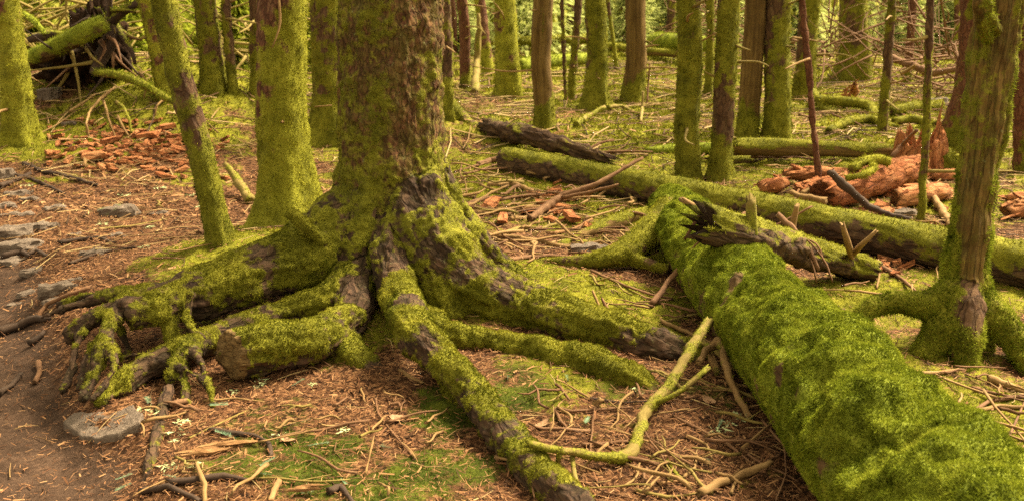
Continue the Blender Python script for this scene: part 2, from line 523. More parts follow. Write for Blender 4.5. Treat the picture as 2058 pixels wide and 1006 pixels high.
def rot_mat():
    s = NT('orange_rotten_wood')
    tc = s.attr('tc', True)
    v = s.scale(tc, (1, 1, .22))
    n1 = s.noise(v, 30., 6, .75); n2 = s.noise(s.pos(), 9., 5, .65)
    ve = s.mapr(s.math('ADD', s.voro(s.scale(tc, (1, 1, .45)), 17., 'DISTANCE_TO_EDGE'), s.math('MULTIPLY', s.math('SUBTRACT', n1, .5), .3)), 0., .13)
    rnd = s.node('ObjectInfo').outputs['Random']
    f = s.math('ADD', s.math('ADD', s.math('MULTIPLY', n1, .55), s.math('MULTIPLY', n2, .45)), s.math('MULTIPLY', s.math('SUBTRACT', rnd, .5), .16))
    col = s.ramp(f, ((.20, (.060, .018, .008)), (.34, (.25, .078, .030)), (.48, (.40, .150, .060)), (.72, (.53, .27, .125))))
    col = s.mix(s.math('MULTIPLY', s.math('SUBTRACT', 1., ve), .35), col, (.09, .026, .012))
    return s.done(col, .9, s.bump(s.math('ADD', s.math('MULTIPLY', ve, .35), n1), 1., .03), .15)
M['rot'] = rot_mat()
M['shard'] = wood('split_wood', ((.22, (.09, .04, .018)), (.5, (.28, .145, .062)), (.8, (.43, .27, .13))), 40., .05, .01, moss=MOSS_O)

# ------------------------------------------------------------------ ground
def axis(lo, hi, dense_lo, dense_hi, step, grow):
    a = list(np.arange(dense_lo, dense_hi, step))
    s = step
    while a[-1] < hi: s *= grow; a.append(a[-1] + s)
    s = step; left = []
    x = dense_lo
    while x > lo: s *= grow; x -= s; left.append(x)
    return np.array(left[::-1] + a)

GX = axis(-300, 300, -3.2, 3.2, .026, 1.045)
GY = axis(-30, 420, 2.2, 6.6, .026, 1.022)
gx, gy = np.meshgrid(GX, GY)
gx, gy = gx.ravel(), gy.ravel()

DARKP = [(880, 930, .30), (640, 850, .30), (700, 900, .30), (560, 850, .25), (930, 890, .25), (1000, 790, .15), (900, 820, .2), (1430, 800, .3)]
GPATCH = [  # moss cushions seen on the floor: px, py, metres, weight
    (1150, 575, .26, 1.3), (1230, 600, .18, 1.0), (1080, 555, .15, .9), (880, 930, .18, .5), (930, 900, .15, .45), (640, 850, .16, .4),
    (900, 830, .11, .6), (1000, 790, .12, .8), (560, 830, .12, .4), (700, 900, .18, .35), (1120, 770, .12, .6), (1430, 800, .1, .4),
    (460, 480, .30, .9), (380, 520, .3, .8), (500, 470, .3, 1.), (610, 450, .3, .9), (1800, 660, .25, .9), (1900, 790, .25, .7), (2020, 860, .2, .7),
    (1990, 590, .3, .8), (1650, 590, .14, .7), (1330, 700, .1, .5), (980, 350, .5, .7), (1100, 390, .4, .5), (60, 285, .40, 1.0), (250, 205, .4, .35), (480, 230, .9, .8),
    (880, 810, .1, .7), (860, 690, .1, .3), (330, 900, .05, .7), (1480, 960, .1, .2), (1960, 950, .2, .5)]
gpp = [(G(a, b), s, w) for a, b, s, w in GPATCH]

def ground_moss(x, y):
    o = np.zeros_like(x)
    n = fbm(np.stack([x * 1.1, y * 1.1, o + 2.2], 1), 4, .6) * .42 + pn(np.stack([x * 6, y * 6, o + 8.2], 1)) * .16 + pn(np.stack([x * 17, y * 17, o + 1.2], 1)) * .12
    far = sstep(5.3, 7.6, y) * .31 + sstep(7., 10., y) * .10
    right = sstep(-.6, 1.2, x) * .10
    m = .215 + n + far + right - .55 * path_mask(x, y)
    brown = sstep(-1.2, -1.9, x) * sstep(11.5, 9.0, y) * .42
    m = m - brown
    front = sstep(4.2, 3.6, y) * .05
    m = m - front
    for p, s, w in gpp:
        m = m + .62 * w * gauss(x, y, p[0], p[1], s, s * 1.15)
    return np.clip(m, 0, 1.2)

gm = ground_moss(gx, gy)
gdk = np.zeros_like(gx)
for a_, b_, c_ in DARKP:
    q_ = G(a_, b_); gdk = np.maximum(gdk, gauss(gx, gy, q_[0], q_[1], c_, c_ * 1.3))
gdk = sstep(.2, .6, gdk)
gp_ = path_mask(gx, gy)
ghz = gzf(gx, gy)
o_ = np.zeros_like(gx)
near = sstep(12, 6, gy) * sstep(7, 4, np.abs(gx))
lump = fbm(np.stack([gx * 9, gy * 9, o_ + 4], 1), 3)
ghz = ghz + near * (.006 * lump + np.clip(gm - .3, 0, .6) * (.030 + .025 * pn(np.stack([gx * 14, gy * 14, o_ + 6], 1)))) \
    + near * .012 * np.abs(pn(np.stack([gx * 20, gy * 20, o_ + 1], 1))) * (1 - gp_)
mid = sstep(5, 9, gy)
ghz = ghz + mid * np.clip(gm - .3, 0, .7) * (.06 + .05 * pn(np.stack([gx * 3, gy * 3, o_ + 6.5], 1))) * sstep(120, 40, gy)
nx_, ny_ = len(GX), len(GY)
i_ = np.arange(ny_ - 1)[:, None] * nx_; j_ = np.arange(nx_ - 1)[None, :]
GQ = np.stack([i_ + j_, i_ + j_ + 1, i_ + nx_ + j_ + 1, i_ + nx_ + j_], -1).reshape(-1, 4)
GV = np.stack([gx, gy, ghz], 1)

def ground_mat():
    s = NT('forest_floor')
    p = s.pos()
    a = s.noise(p, 60., 5, .75); b = s.noise(p, 9., 4, .6); c = s.noise(p, 220., 3, .7)
    vz = s.voro(s.scale(p, (1, 1, .2)), 75., 'F1', 'Color')
    vf = s.node('SeparateColor'); s.put(vf.inputs[0], vz)
    lit = s.ramp(s.math('ADD', s.math('MULTIPLY', vf.outputs[0], .45), s.math('ADD', s.math('MULTIPLY', a, .4), s.math('MULTIPLY', b, .25))),
                 ((.25, (.014, .007, .004)), (.44, (.052, .023, .011)), (.63, (.130, .058, .027)), (.87, (.27, .143, .069))))
    mud = s.ramp(s.math('ADD', s.math('MULTIPLY', a, .5), s.math('MULTIPLY', b, .5)),
                 ((.3, (.025, .014, .009)), (.5, (.062, .036, .024)), (.7, (.125, .074, .049))))
    mfac = s.math('ADD', s.math('MULTIPLY', c, .45), s.math('MULTIPLY', b, .55))
    mo = s.ramp(mfac, [(.25 + .5 * q, k) for q, k in MOSS_O])
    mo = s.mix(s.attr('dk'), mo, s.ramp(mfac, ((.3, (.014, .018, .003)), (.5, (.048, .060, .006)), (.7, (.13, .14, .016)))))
    pm = s.mapr(s.math('ADD', s.attr('path'), s.math('MULTIPLY', s.math('SUBTRACT', a, .5), .8)), .3, .8)
    col = s.mix(pm, lit, mud)
    mn = s.noise(p, 22., 5, .75)
    mm = s.mapr(s.math('ADD', s.attr('moss'), s.math('MULTIPLY', s.math('SUBTRACT', mn, .5), .9)), .34, .56)
    col = s.mix(mm, col, mo)
    h = s.math('ADD', a, s.math('ADD', s.math('MULTIPLY', c, .5), s.math('MULTIPLY', vf.outputs[0], .6)))
    return s.done(col, .95, s.bump(h, .8, .012), .1)

_GH = ghz.reshape(ny_, nx_)

def gzf(x, y):
    x = np.atleast_1d(np.asarray(x, dtype=np.float64)); y = np.atleast_1d(np.asarray(y, dtype=np.float64))
    ix = np.clip(np.searchsorted(GX, x) - 1, 0, nx_ - 2); iy = np.clip(np.searchsorted(GY, y) - 1, 0, ny_ - 2)
    fx = np.clip((x - GX[ix]) / (GX[ix + 1] - GX[ix]), 0, 1); fy = np.clip((y - GY[iy]) / (GY[iy + 1] - GY[iy]), 0, 1)
    return _GH[iy, ix] * (1 - fx) * (1 - fy) + _GH[iy, ix + 1] * fx * (1 - fy) + _GH[iy + 1, ix] * (1 - fx) * fy + _GH[iy + 1, ix + 1] * fx * fy

ground = link('ground', mesh('ground', GV, GQ, None, ground_mat(), dict(moss=gm, path=gp_, dk=gdk)))
tag(ground, 'brown needle litter and moss of the forest floor', None, None, 'structure')

# moss and needle litter on the floor
NEAR = (GY[:-1][:, None] < 9.) & (np.abs(GX[:-1])[None, :] < 1.2 + .56 * GY[:-1][:, None]) & (GY[:-1][:, None] > 2.3)
gg = dict(V=GV, Q=GQ[NEAR.ravel()])
# ------------------------------------------------------------------ smooth-union solids (trunk with its roots as one skin)
def sdf_solid(chains, vox, k, zmin, zmax, pad=.1):
    """chains: dicts P,R[,cut]; returns V,Q and nearest chain id plus local coords"""
    for c in chains:
        c['p'], c['r'] = resample(c['P'], c['R'], .035)
    lo = np.min([(c['p'] - c['r'][:, None]).min(0) for c in chains], 0) - pad
    hi = np.max([(c['p'] + c['r'][:, None]).max(0) for c in chains], 0) + pad
    lo[2] = max(lo[2], zmin); hi[2] = min(hi[2], zmax)
    n = np.ceil((hi - lo) / vox).astype(int) + 1
    S = np.zeros(n, np.float32)
    ax = [(lo[d] + np.arange(n[d]) * vox).astype(np.float32) for d in range(3)]
    for c in chains:
        p, r = c['p'], c['r']
        mg = k * 5 + .01
        def idx(a, b):
            i0 = np.maximum(np.floor((a - lo) / vox).astype(int), 0); i1 = np.minimum(np.ceil((b - lo) / vox).astype(int) + 1, n)
            return i0, i1
        c0, c1 = idx((p - r[:, None]).min(0) - mg, (p + r[:, None]).max(0) + mg)
        if np.any(c1 <= c0): continue
        D = np.full(c1 - c0, 1.0, np.float32)
        for a, b, ra, rb in zip(p[:-1], p[1:], r[:-1], r[1:]):
            m = max(ra, rb) + mg
            i0, i1 = idx(np.minimum(a, b) - m, np.maximum(a, b) + m)
            i0 = np.maximum(i0, c0); i1 = np.minimum(i1, c1)
            if np.any(i1 <= i0): continue
            X = ax[0][i0[0]:i1[0]][:, None, None] - np.float32(a[0]); Y = ax[1][i0[1]:i1[1]][None, :, None] - np.float32(a[1]); Z = ax[2][i0[2]:i1[2]][None, None, :] - np.float32(a[2])
            e = (b - a).astype(np.float32); L2 = float(e @ e) + 1e-9
            t = np.clip((X * e[0] + Y * e[1] + Z * e[2]) / L2, 0, 1)
            d = np.sqrt((X - t * e[0]) ** 2 + (Y - t * e[1]) ** 2 + (Z - t * e[2]) ** 2) - (ra + (rb - ra) * t)
            sl = tuple(slice(i0[q] - c0[q], i1[q] - c0[q]) for q in range(3))
            D[sl] = np.minimum(D[sl], d)
        if c.get('cut') is not None:
            q, nn = c['cut']
            X = ax[0][c0[0]:c1[0]][:, None, None] - q[0]; Y = ax[1][c0[1]:c1[1]][None, :, None] - q[1]; Z = ax[2][c0[2]:c1[2]][None, None, :] - q[2]
            D = np.maximum(D, X * nn[0] + Y * nn[1] + Z * nn[2])
        S[c0[0]:c1[0], c0[1]:c1[1], c0[2]:c1[2]] += np.exp(-D / k)
    D = -k * np.log(S + 1e-12)
    ins = D < 0
    ins[0] = ins[-1] = False; ins[:, 0] = ins[:, -1] = False; ins[:, :, 0] = ins[:, :, -1] = False
    D = np.where(ins, np.minimum(D, -1e-5), np.maximum(D, 1e-5))
    # surface nets
    cs = [ins[i:n[0] - 1 + i, j:n[1] - 1 + j, l:n[2] - 1 + l] for i in (0, 1) for j in (0, 1) for l in (0, 1)]
    anyv = np.logical_or.reduce(cs); allv = np.logical_and.reduce(cs)
    act = anyv & ~allv
    ci = np.argwhere(act)
    vid = np.full(act.shape, -1, np.int64); vid[act] = np.arange(len(ci))
    acc = np.zeros((len(ci), 3)); cnt = np.zeros(len(ci))
    corners = np.array([(i, j, l) for i in (0, 1) for j in (0, 1) for l in (0, 1)])
    vals = np.stack([D[ci[:, 0] + i, ci[:, 1] + j, ci[:, 2] + l] for i, j, l in corners], 1)
    for a in range(8):
        for b in range(a + 1, 8):
            if np.abs(corners[a] - corners[b]).sum() != 1: continue
            va, vb = vals[:, a], vals[:, b]
            x = (va < 0) != (vb < 0)
            t = np.where(x, va / (va - vb + 1e-20), 0)
            pt = corners[a] + (corners[b] - corners[a]) * t[:, None]
            acc += np.where(x[:, None], pt, 0); cnt += x
    V = lo + (ci + acc / np.maximum(cnt, 1)[:, None]) * vox
    Q = []
    for d in range(3):
        A = np.moveaxis(ins, d, 0)
        e = np.argwhere(A[:-1] != A[1:])
        u, v = [(1, 2), (2, 0), (0, 1)][d]
        full = np.zeros((len(e), 3), int)
        rest = [q for q in range(3) if q != d]
        full[:, d] = e[:, 0]; full[:, rest[0]] = e[:, 1]; full[:, rest[1]] = e[:, 2]
        ok = (full[:, u] > 0) & (full[:, v] > 0) & (full[:, u] < n[u] - 1) & (full[:, v] < n[v] - 1)
        full = full[ok]
        first = ins[full[:, 0], full[:, 1], full[:, 2]]
        def at(du, dv):
            q = full.copy(); q[:, u] -= du; q[:, v] -= dv
            return vid[q[:, 0], q[:, 1], q[:, 2]]
        q = np.stack([at(1, 1), at(0, 1), at(0, 0), at(1, 0)], 1)
        q[~first] = q[~first][:, ::-1]
        Q.append(q)
    Q = np.concatenate(Q)
    # nearest chain and local coordinates
    best = np.full(len(V), 9.); cid = np.zeros(len(V), int); tc = np.zeros((len(V), 3)); rel = np.zeros(len(V))
    for ic, c in enumerate(chains):
        p, r = c['p'], c['r']
        sel = np.where(np.all((V > (p - r[:, None]).min(0) - .12) & (V < (p + r[:, None]).max(0) + .12), 1))[0]
        if len(sel) == 0: continue
        T, U, W = frames(p)
        s = np.concatenate([[0], np.cumsum(np.linalg.norm(np.diff(p, axis=0), axis=1))])
        for ch in np.array_split(sel, max(1, len(sel) // 6000)):
            dd = np.linalg.norm(V[ch][:, None] - p[None], axis=2) - r[None]
            kk = dd.argmin(1); dm = dd[np.arange(len(ch)), kk]
            off = V[ch] - p[kk]
            loc = np.stack([(off * U[kk]).sum(1), (off * W[kk]).sum(1), s[kk] + (off * T[kk]).sum(1)], 1) + ic * 3.7
            w = dm < best[ch]
            c2 = ch[w]
            best[c2] = dm[w]; cid[c2] = ic; tc[c2] = loc[w]; rel[c2] = (s[kk] / (s[-1] + 1e-9))[w]
    return V, Q, cid, tc, rel

def split_parts(parent, V, Q, cid, N, attrs, chains, mats):
    fc = np.sort(cid[Q], 1)[:, 1]
    for it in range(2):
        for ic in range(len(chains)):
            idx = np.where(fc == ic)[0]
            if len(idx) == 0: continue
            f = Q[idx]; lab = np.arange(len(V))
            while True:
                m = lab[f].min(1); new = lab.copy()
                np.minimum.at(new, f.ravel(), np.repeat(m, 4)); new = new[new]
                if np.array_equal(new, lab): break
                lab = new
            comp = lab[f[:, 0]]; ids, cnt = np.unique(comp, return_counts=True)
            for cc in ids[cnt < cnt.max()]:
                mine = idx[comp == cc]; vs = np.zeros(len(V), bool); vs[Q[mine].ravel()] = True
                nb = fc[vs[Q].any(1) & (fc != ic)]
                if len(nb): fc[mine] = np.bincount(nb).argmax()
    made = {}
    for ic, c in enumerate(chains):
        f = Q[fc == ic]
        if len(f) == 0: continue
        key = c['name'] if c.get('join') else (c['name'], ic)
        made.setdefault(key, [c['name'], c.get('mat'), []])[2].append(f)
    outp = []
    for key, (nm, mt, fs) in made.items():
        f = np.concatenate(fs)
        ids, inv = np.unique(f, return_inverse=True)
        g = dict(V=V[ids], Q=inv.reshape(-1, 4), A={k: a[ids] for k, a in attrs.items()}, N=N[ids])
        outp.append(part(nm, parent, g, M[mt or mats]))
    return outp

def on_ray(V, px, py, tol=.02):
    d = ray(px, py); d = d / np.linalg.norm(d)
    w = V - np.array([0, 0, H]); t = w @ d
    e = np.linalg.norm(w - t[:, None] * d, axis=1)
    near = np.where(e < tol)[0]
    if len(near) == 0: return V[e.argmin()]
    return V[near[t[near].argmin()]]

def chain(name, spec, **kw):
    pr = [P4(t) for t in spec]
    return dict(name=name, P=np.array([p for p, r in pr]), R=np.array([r for p, r in pr]), **kw)

# ------------------------------------------------------------------ the main tree
mp = Yp(785, 640, 4.75)
mbase = np.array([mp[0], 4.75, float(gz(mp[0], 4.75)[0])])
ch = []
ch.append(chain('trunk', [(785, -260, 104, 4.8), (785, 0, 104, 4.78), (786, 250, 102, 4.75), (784, 380, 107, 4.74), (784, 460, 112, 4.74), (784, 530, 100, 4.78), (786, 590, 70, 4.86)]))
# left buttress root
ch.append(chain('root', [(745, 395, 55, 4.66), (690, 445, 62, 4.58), (640, 492, 64, 4.5), (585, 522, 60, 4.42), (520, 546, 55, 4.33), (440, 576, 52, 4.22), (370, 598, 46, 4.12), (300, 608, 34, 4.05), (245, 616, 22, 4.0)]))
ch.append(chain('root', [(345, 602, 26, 4.02), (305, 620, 31, 3.95), (266, 630, 33, 3.9), (240, 636, 30, 3.87)], cut=(Yp(254, 634, 3.87), np.array([-.80, -.55, -.25]))))
ch.append(chain('root', [(310, 592, 14, 4.08), (230, 592, 11, 4.14), (150, 613, 7, 4.12), (84, 637, 4, 4.05)]))
ch.append(chain('root', [(300, 598, 12, 4.1), (262, 584, 9, 4.2), (200, 590, 7, 4.25), (120, 612, 5, 4.22)]))
ch.append(chain('root', [(260, 606, 15, 4.0), (190, 638, 15, 3.95), (140, 674, 14, 3.9), (120, 690, 13, 3.88)], cut=(Yp(136, 678, 3.88), np.array([-.75, -.6, -.2]))))
ch.append(chain('root', [(250, 600, 14, 3.97), (222, 650, 13, 3.80), (206, 700, 14, 3.66), (190, 750, 12, 3.58), (168, 797, 8, 3.5)]))
ch.append(chain('root', [(214, 690, 8, 3.68), (230, 730, 7, 3.58), (216, 765, 7, 3.5), (186, 799, 5, 3.44)]))
ch.append(chain('root', [(165, 665, 7, 3.9), (150, 708, 8, 3.80), (142, 748, 8, 3.72), (124, 785, 6, 3.62)]))
ch.append(chain('root', [(184, 690, 5, 3.82), (174, 733, 9, 3.72), (160, 778, 5, 3.6)]))
ch.append(chain('root', [(240, 660, 6, 4.0), (258, 700, 5, 3.95), (250, 745, 4, 3.9)]))
# lower left root
ch.append(chain('root', [(745, 500, 36, 4.56), (705, 570, 33, 4.36), (640, 608, 29, 4.28), (565, 630, 25, 4.22), (490, 656, 25, 4.1), (420, 684, 26, 3.95), (350, 714, 22, 3.82), (290, 742, 24, 3.75), (240, 774, 23, 3.65), (205, 802, 13, 3.56)]))
ch.append(chain('root', [(392, 690, 18, 3.85), (365, 722, 14, 3.75), (350, 750, 13, 3.7), (340, 764, 7, 3.68)]))
ch.append(chain('root', [(356, 735, 11, 3.72), (385, 748, 7, 3.66), (412, 772, 3, 3.58)]))
ch.append(chain('root', [(366, 748, 9, 3.72), (374, 780, 8, 3.62), (370, 818, 7, 3.52)]))
ch.append(chain('root', [(388, 700, 9, 3.8), (406, 735, 7, 3.68), (420, 775, 6, 3.58), (428, 815, 3, 3.5)]))
ch.append(chain('root', [(240, 718, 3.5, 3.85), (295, 708, 4, 3.83), (352, 696, 5, 3.82)]))
ch.append(chain('root', [(384, 590, 8, 4.0), (376, 640, 7, 3.93), (386, 662, 6, 3.9), (402, 676, 7, 3.88)]))
ch.append(chain('root', [(350, 620, 10, 4.0), (344, 655, 13, 3.95), (346, 690, 9, 3.9)]))
# the sawn stub and the arm behind it
cA, cB = P4((474, 706, 45, 3.82)), P4((650, 672, 46, 3.95))
dirc = cA[0] - cB[0]; dirc /= np.linalg.norm(dirc)
cutd = dirc + np.array([-.1, -.55, .05]); cutd /= np.linalg.norm(cutd)
STUB = len(ch); CUTQ = P4((470, 708, 1, 3.70))[0]
ch.append(chain('sawn_stub', [(410, 718, 50, 3.72), (474, 709, 48, 3.74), (560, 694, 47, 3.80), (640, 676, 43, 3.88), (700, 645, 32, 4.02)], cut=(CUTQ, cutd), mat='bark_root'))
ch.append(chain('root', [(728, 530, 32, 4.50), (716, 600, 33, 4.28), (692, 672, 33, 4.02), (708, 718, 31, 3.86), (748, 758, 23, 3.76), (792, 785, 11, 3.68)]))
# front root
ch.append(chain('root', [(772, 450, 24, 4.5), (780, 510, 32, 4.38), (801, 585, 36, 4.2), (832, 660, 37, .215), (885, 722, 35, .15), (950, 790, 32, .10), (1010, 868, 32, .07), (1060, 925, 34, .05), (1120, 985, 38, .035), (1180, 1055, 38, .02)]))
ch.append(chain('root', [(880, 690, 20, .12), (905, 760, 20, .05), (912, 850, 22, -.03)]))
# right roots
ch.append(chain('root', [(815, 380, 70, 4.66), (850, 460, 80, 4.56), (895, 525, 74, 4.48), (960, 580, 60, 4.4), (1040, 614, 53, 4.33), (1130, 640, 48, .10), (1220, 665, 42, .07), (1310, 695, 34, .045), (1385, 716, 25, .015), (1450, 735, 13, -.03)]))
ch.append(chain('root', [(850, 640, 30, 4.25), (900, 672, 26, .07), (990, 690, 26, .05), (1080, 710, 29, .045), (1180, 732, 34, .04), (1255, 757, 34, .03), (1300, 775, 20, .01)]))
ch.append(chain('root', [(880, 340, 24, 4.80), (915, 430, 32, 4.78), (955, 490, 31, 4.76), (1010, 545, 26, 4.78), (1065, 585, 18, 4.8), (1110, 612, 9, 4.8)]))
ch.append(chain('root', [(700, 460, 40, 4.8), (640, 500, 26, 5.0), (560, 500, 18, 5.2)]))
ch.append(chain('broken_branch', [(645, 480, 12, 4.36), (618, 455, 12, 4.34), (588, 432, 10, 4.34)]))
ch.append(chain('root', [(752, 360, 40, 4.62), (728, 450, 40, 4.52), (700, 540, 30, 4.44), (655, 602, 20, 4.36)]))
ch.append(chain('root', [(862, 380, 30, 4.55), (872, 470, 34, 4.45), (880, 560, 36, 4.38), (905, 630, 30, 4.3)]))
V, Q, cid, tc, rel = sdf_solid(ch, .0095, .009, -.25, 1.95)
T_ = np.concatenate([Q[:, [0, 1, 2]], Q[:, [0, 2, 3]]])
N = vnormals(V, T_)
isT = sstep(.22, .62, V[:, 2]) * (np.hypot(V[:, 0] - mbase[0], V[:, 1] - mbase[1]) < .5)
n1 = fbm(V * 5.0, 3); n2 = fbm(V * 17., 3)
mossm = .49 + .36 * n1 + .30 * n2 + .20 * (N[:, 2] - .05)
strip = fbm(V * np.array([7, 7, .9]) + 4., 3)
mossm_t = .41 + .32 * strip + .22 * n1 + .30 * n2 + .22 * sstep(.9, .2, V[:, 2])
mossm_t = mossm_t - .25 * np.exp(-((V[:, 0] - mbase[0] - .13) / .05) ** 2) * sstep(.3, .6, V[:, 2])
mossm = mossm * (1 - isT) + mossm_t * isT
for (px, py, Y, s, w) in [(885, 500, 4.4, .04, -.4), (940, 540, 4.35, .045, -.5), (1000, 575, 4.3, .04, -.4), (1040, 560, 4.7, .08, -.6), (1110, 610, 4.25, .05, -.5), (700, 560, 4.25, .05, -.4), (740, 600, 4.2, .06, -.7),
                          (790, 520, 4.3, .05, -.5), (810, 590, 4.1, .06, -.5), (850, 690, 3.8, .05, -.4), (520, 500, 4.3, .06, -.7), (1340, 690, 3.9, .10, -.6), (1000, 850, 3.2, .05, -.4), (1060, 930, 3.0, .06, -.3), (1140, 1000, 2.8, .08, -.6),
                          (770, 760, 3.75, .09, -.7), (300, 720, 3.7, .05, -.4), (395, 640, 3.9, .04, -.6), (150, 740, 3.7, .07, -.35), (180, 780, 3.6, .06, -.3), (100, 630, 4., .12, -.5), (260, 590, 3.9, .035, -.6),
                          (600, 510, 4.35, .16, .3), (560, 640, 4.05, .12, .2), (870, 600, 4.2, .15, .25), (1000, 640, 4.2, .15, .3), (1100, 715, 3.95, .3, .35), (700, 700, 3.85, .08, .3), (590, 670, 3.85, .10, .2)]:
    q = on_ray(V, px, py)
    mossm += w * np.exp(-((V - q) ** 2).sum(1) / (2 * s * s))
mossm = mossm + .17 * fbm(V * 36, 2)
small = np.isin(cid, [k for k, c in enumerate(ch) if max(c['R']) < .032])
mossm = mossm - .14 * small * (V[:, 2] < .3)
mossm = np.clip(mossm, 0, 1)
f1, f2, vc = voro(tc * np.array([30, 30, 17.]) + .8 * np.stack([pn(tc * 13), pn(tc * 13 + 7), pn(tc * 13 + 3)], 1))
plates = np.clip((f2 - f1) * 3, 0, 1)
disp = (1 - mossm) * (.007 * plates + .006 * (JT[vc, 0] - .5)) + .011 * fbm(tc * np.array([26, 26, 4.]), 2) * (1 - .5 * small) + (.018 - .008 * small) * fbm(V * 7, 3) + sstep(.4, .6, mossm) * (.006 + .007 * pn(V * 40))
V = V + N * disp[:, None]
N = vnormals(V, T_)
mtree = thing('spruce_tree', 'thick dark-barked spruce with sprawling mossy roots, largest trunk of the wood', 'tree', mbase)
cutm = ((cid == STUB) & (np.abs((V - CUTQ) @ cutd) < .022)).astype(float)
mossm *= 1 - .8 * cutm
attrs = dict(moss=mossm, tc=tc, cut=cutm)
for c in ch:
    c['mat'] = 'bark_main' if c['name'] == 'trunk' else c.get('mat') or 'bark_root'
split_parts(mtree, V, Q, cid, N, attrs, ch, 'bark_root')
g = dict(V=V, Q=Q)
fz = fuzz(g, mossm * (1 - .8 * isT), 60000, .0085, .0038, 1, hang=.15, up=.15)
tag(part('moss', mtree, fz, M['moss_o']), 'yellow-olive moss covering the roots', None, None, 'stuff')
fz = fuzz(g, np.clip(mossm + .25 * pn(V * 60), 0, 1) * isT, 22000, .008, .0040, 2, hang=.35, up=.0)
tag(part('moss', mtree, fz, M['moss_o']), 'thin olive moss on the lower bark', None, None, 'stuff')
up = tube([Yp(785, -190, 4.8), Yp(785, -300, 4.8), Yp(784, -1400, 4.85)], [.245, .245, .20], 40, .1, .05, 5, 9)
part('upper_trunk', mtree, up, M['bark_main'])

# ------------------------------------------------------------------ parametric trunks
def trunk_geo(base, top, r0, flare=.8, hf=.18, lobes=5, seed=0, height=7., d=8., cover=.85, style='moss', rough=.05):
    r = np.random.RandomState(seed)
    ax = top - base; ax = ax / ax[2]
    ns = int(np.clip(2 * np.pi * r0 / (d * .0024), 10, 56))
    zs = [-.2]; st = max(.02, d * .0032)
    while zs[-1] < height:
        zs.append(zs[-1] + (st if zs[-1] < 2.2 else st * 4))
    zs = np.array(zs)
    th = np.linspace(0, 2 * np.pi, ns, endpoint=False)
    lob = np.zeros(ns)
    for k in range(lobes):
        a = (k + r.rand() * .6) / lobes * 2 * np.pi
        dd = np.angle(np.exp(1j * (th - a)))
        lob += (.5 + .9 * r.rand()) * np.exp(-(dd / .34) ** 2)
    bend = np.stack([np.cumsum(r.normal(size=len(zs))), np.cumsum(r.normal(size=len(zs)))], 1)
    ph = r.rand(4) * 6.28
    wob = r0 * .22 * np.stack([np.sin(zs * 1.6 + ph[0]) + .5 * np.sin(zs * 3.7 + ph[1]), np.sin(zs * 1.4 + ph[2]) + .5 * np.sin(zs * 3.1 + ph[3])], 1) * sstep(0, .8, zs)[:, None]
    zz = np.clip(zs, -.05, 9)
    R = r0 * (1 - .012 * zs[:, None]) * (1 + flare * np.exp(-np.clip(zz, 0, 9) / hf)[:, None] * (.35 + .75 * lob[None, :]))
    tc = np.stack([np.broadcast_to(np.cos(th) * r0, (len(zs), ns)), np.broadcast_to(np.sin(th) * r0, (len(zs), ns)), np.broadcast_to(zs[:, None], (len(zs), ns))], -1).reshape(-1, 3) + seed * 2.31
    n1 = fbm(tc * np.array([9, 9, 3.]), 3).reshape(len(zs), ns)
    n2 = fbm(tc * np.array([30, 30, 9.]), 2).reshape(len(zs), ns)
    R = R * (1 + rough * 1.6 * n1) + (.010 if style != 'bare' else .006) * n2 * min(1.5, d / 6)
    C = base[None] + ax[None] * zs[:, None]
    C[:, :2] += wob
    Vv = np.stack([C[:, 0:1] + np.cos(th) * R, C[:, 1:2] + np.sin(th) * R, np.broadcast_to(C[:, 2:3], R.shape)], -1).reshape(-1, 3)
    nr = len(zs)
    i = np.arange(nr - 1)[:, None] * ns; j = np.arange(ns)[None]; j2 = (j + 1) % ns
    Qq = np.stack([i + j, i + j2, i + ns + j2, i + ns + j], -1).reshape(-1, 4)
    z2 = np.repeat(zs, ns)
    big = fbm(Vv * np.array([3.2, 3.2, 1.6]), 3); sm = fbm(Vv * 12, 2)
    if style == 'bare':
        m = .18 + .75 * sstep(.55, .1, z2 + .15 * big) + .25 * fbm(Vv * np.array([12, 12, 1.2]), 2)
    else:
        side = np.tile(np.cos(th - r.uniform(0, 6.28)), nr)
        m = cover - .24 + .42 * big + .28 * sm + .14 * side + .34 * sstep(.5, .1, z2) - .05 * np.clip(z2 - .6, 0, 2)
    return dict(V=Vv, Q=Qq, A=dict(tc=tc, moss=np.clip(m, 0, 1), cut=np.zeros(len(Vv))))

STY = {'moss': ('bark_g', 'moss_o'), 'yellow': ('bark_y', 'moss_y'), 'bare': ('bare', 'moss_o'), 'red': ('bark_red', 'moss_o')}

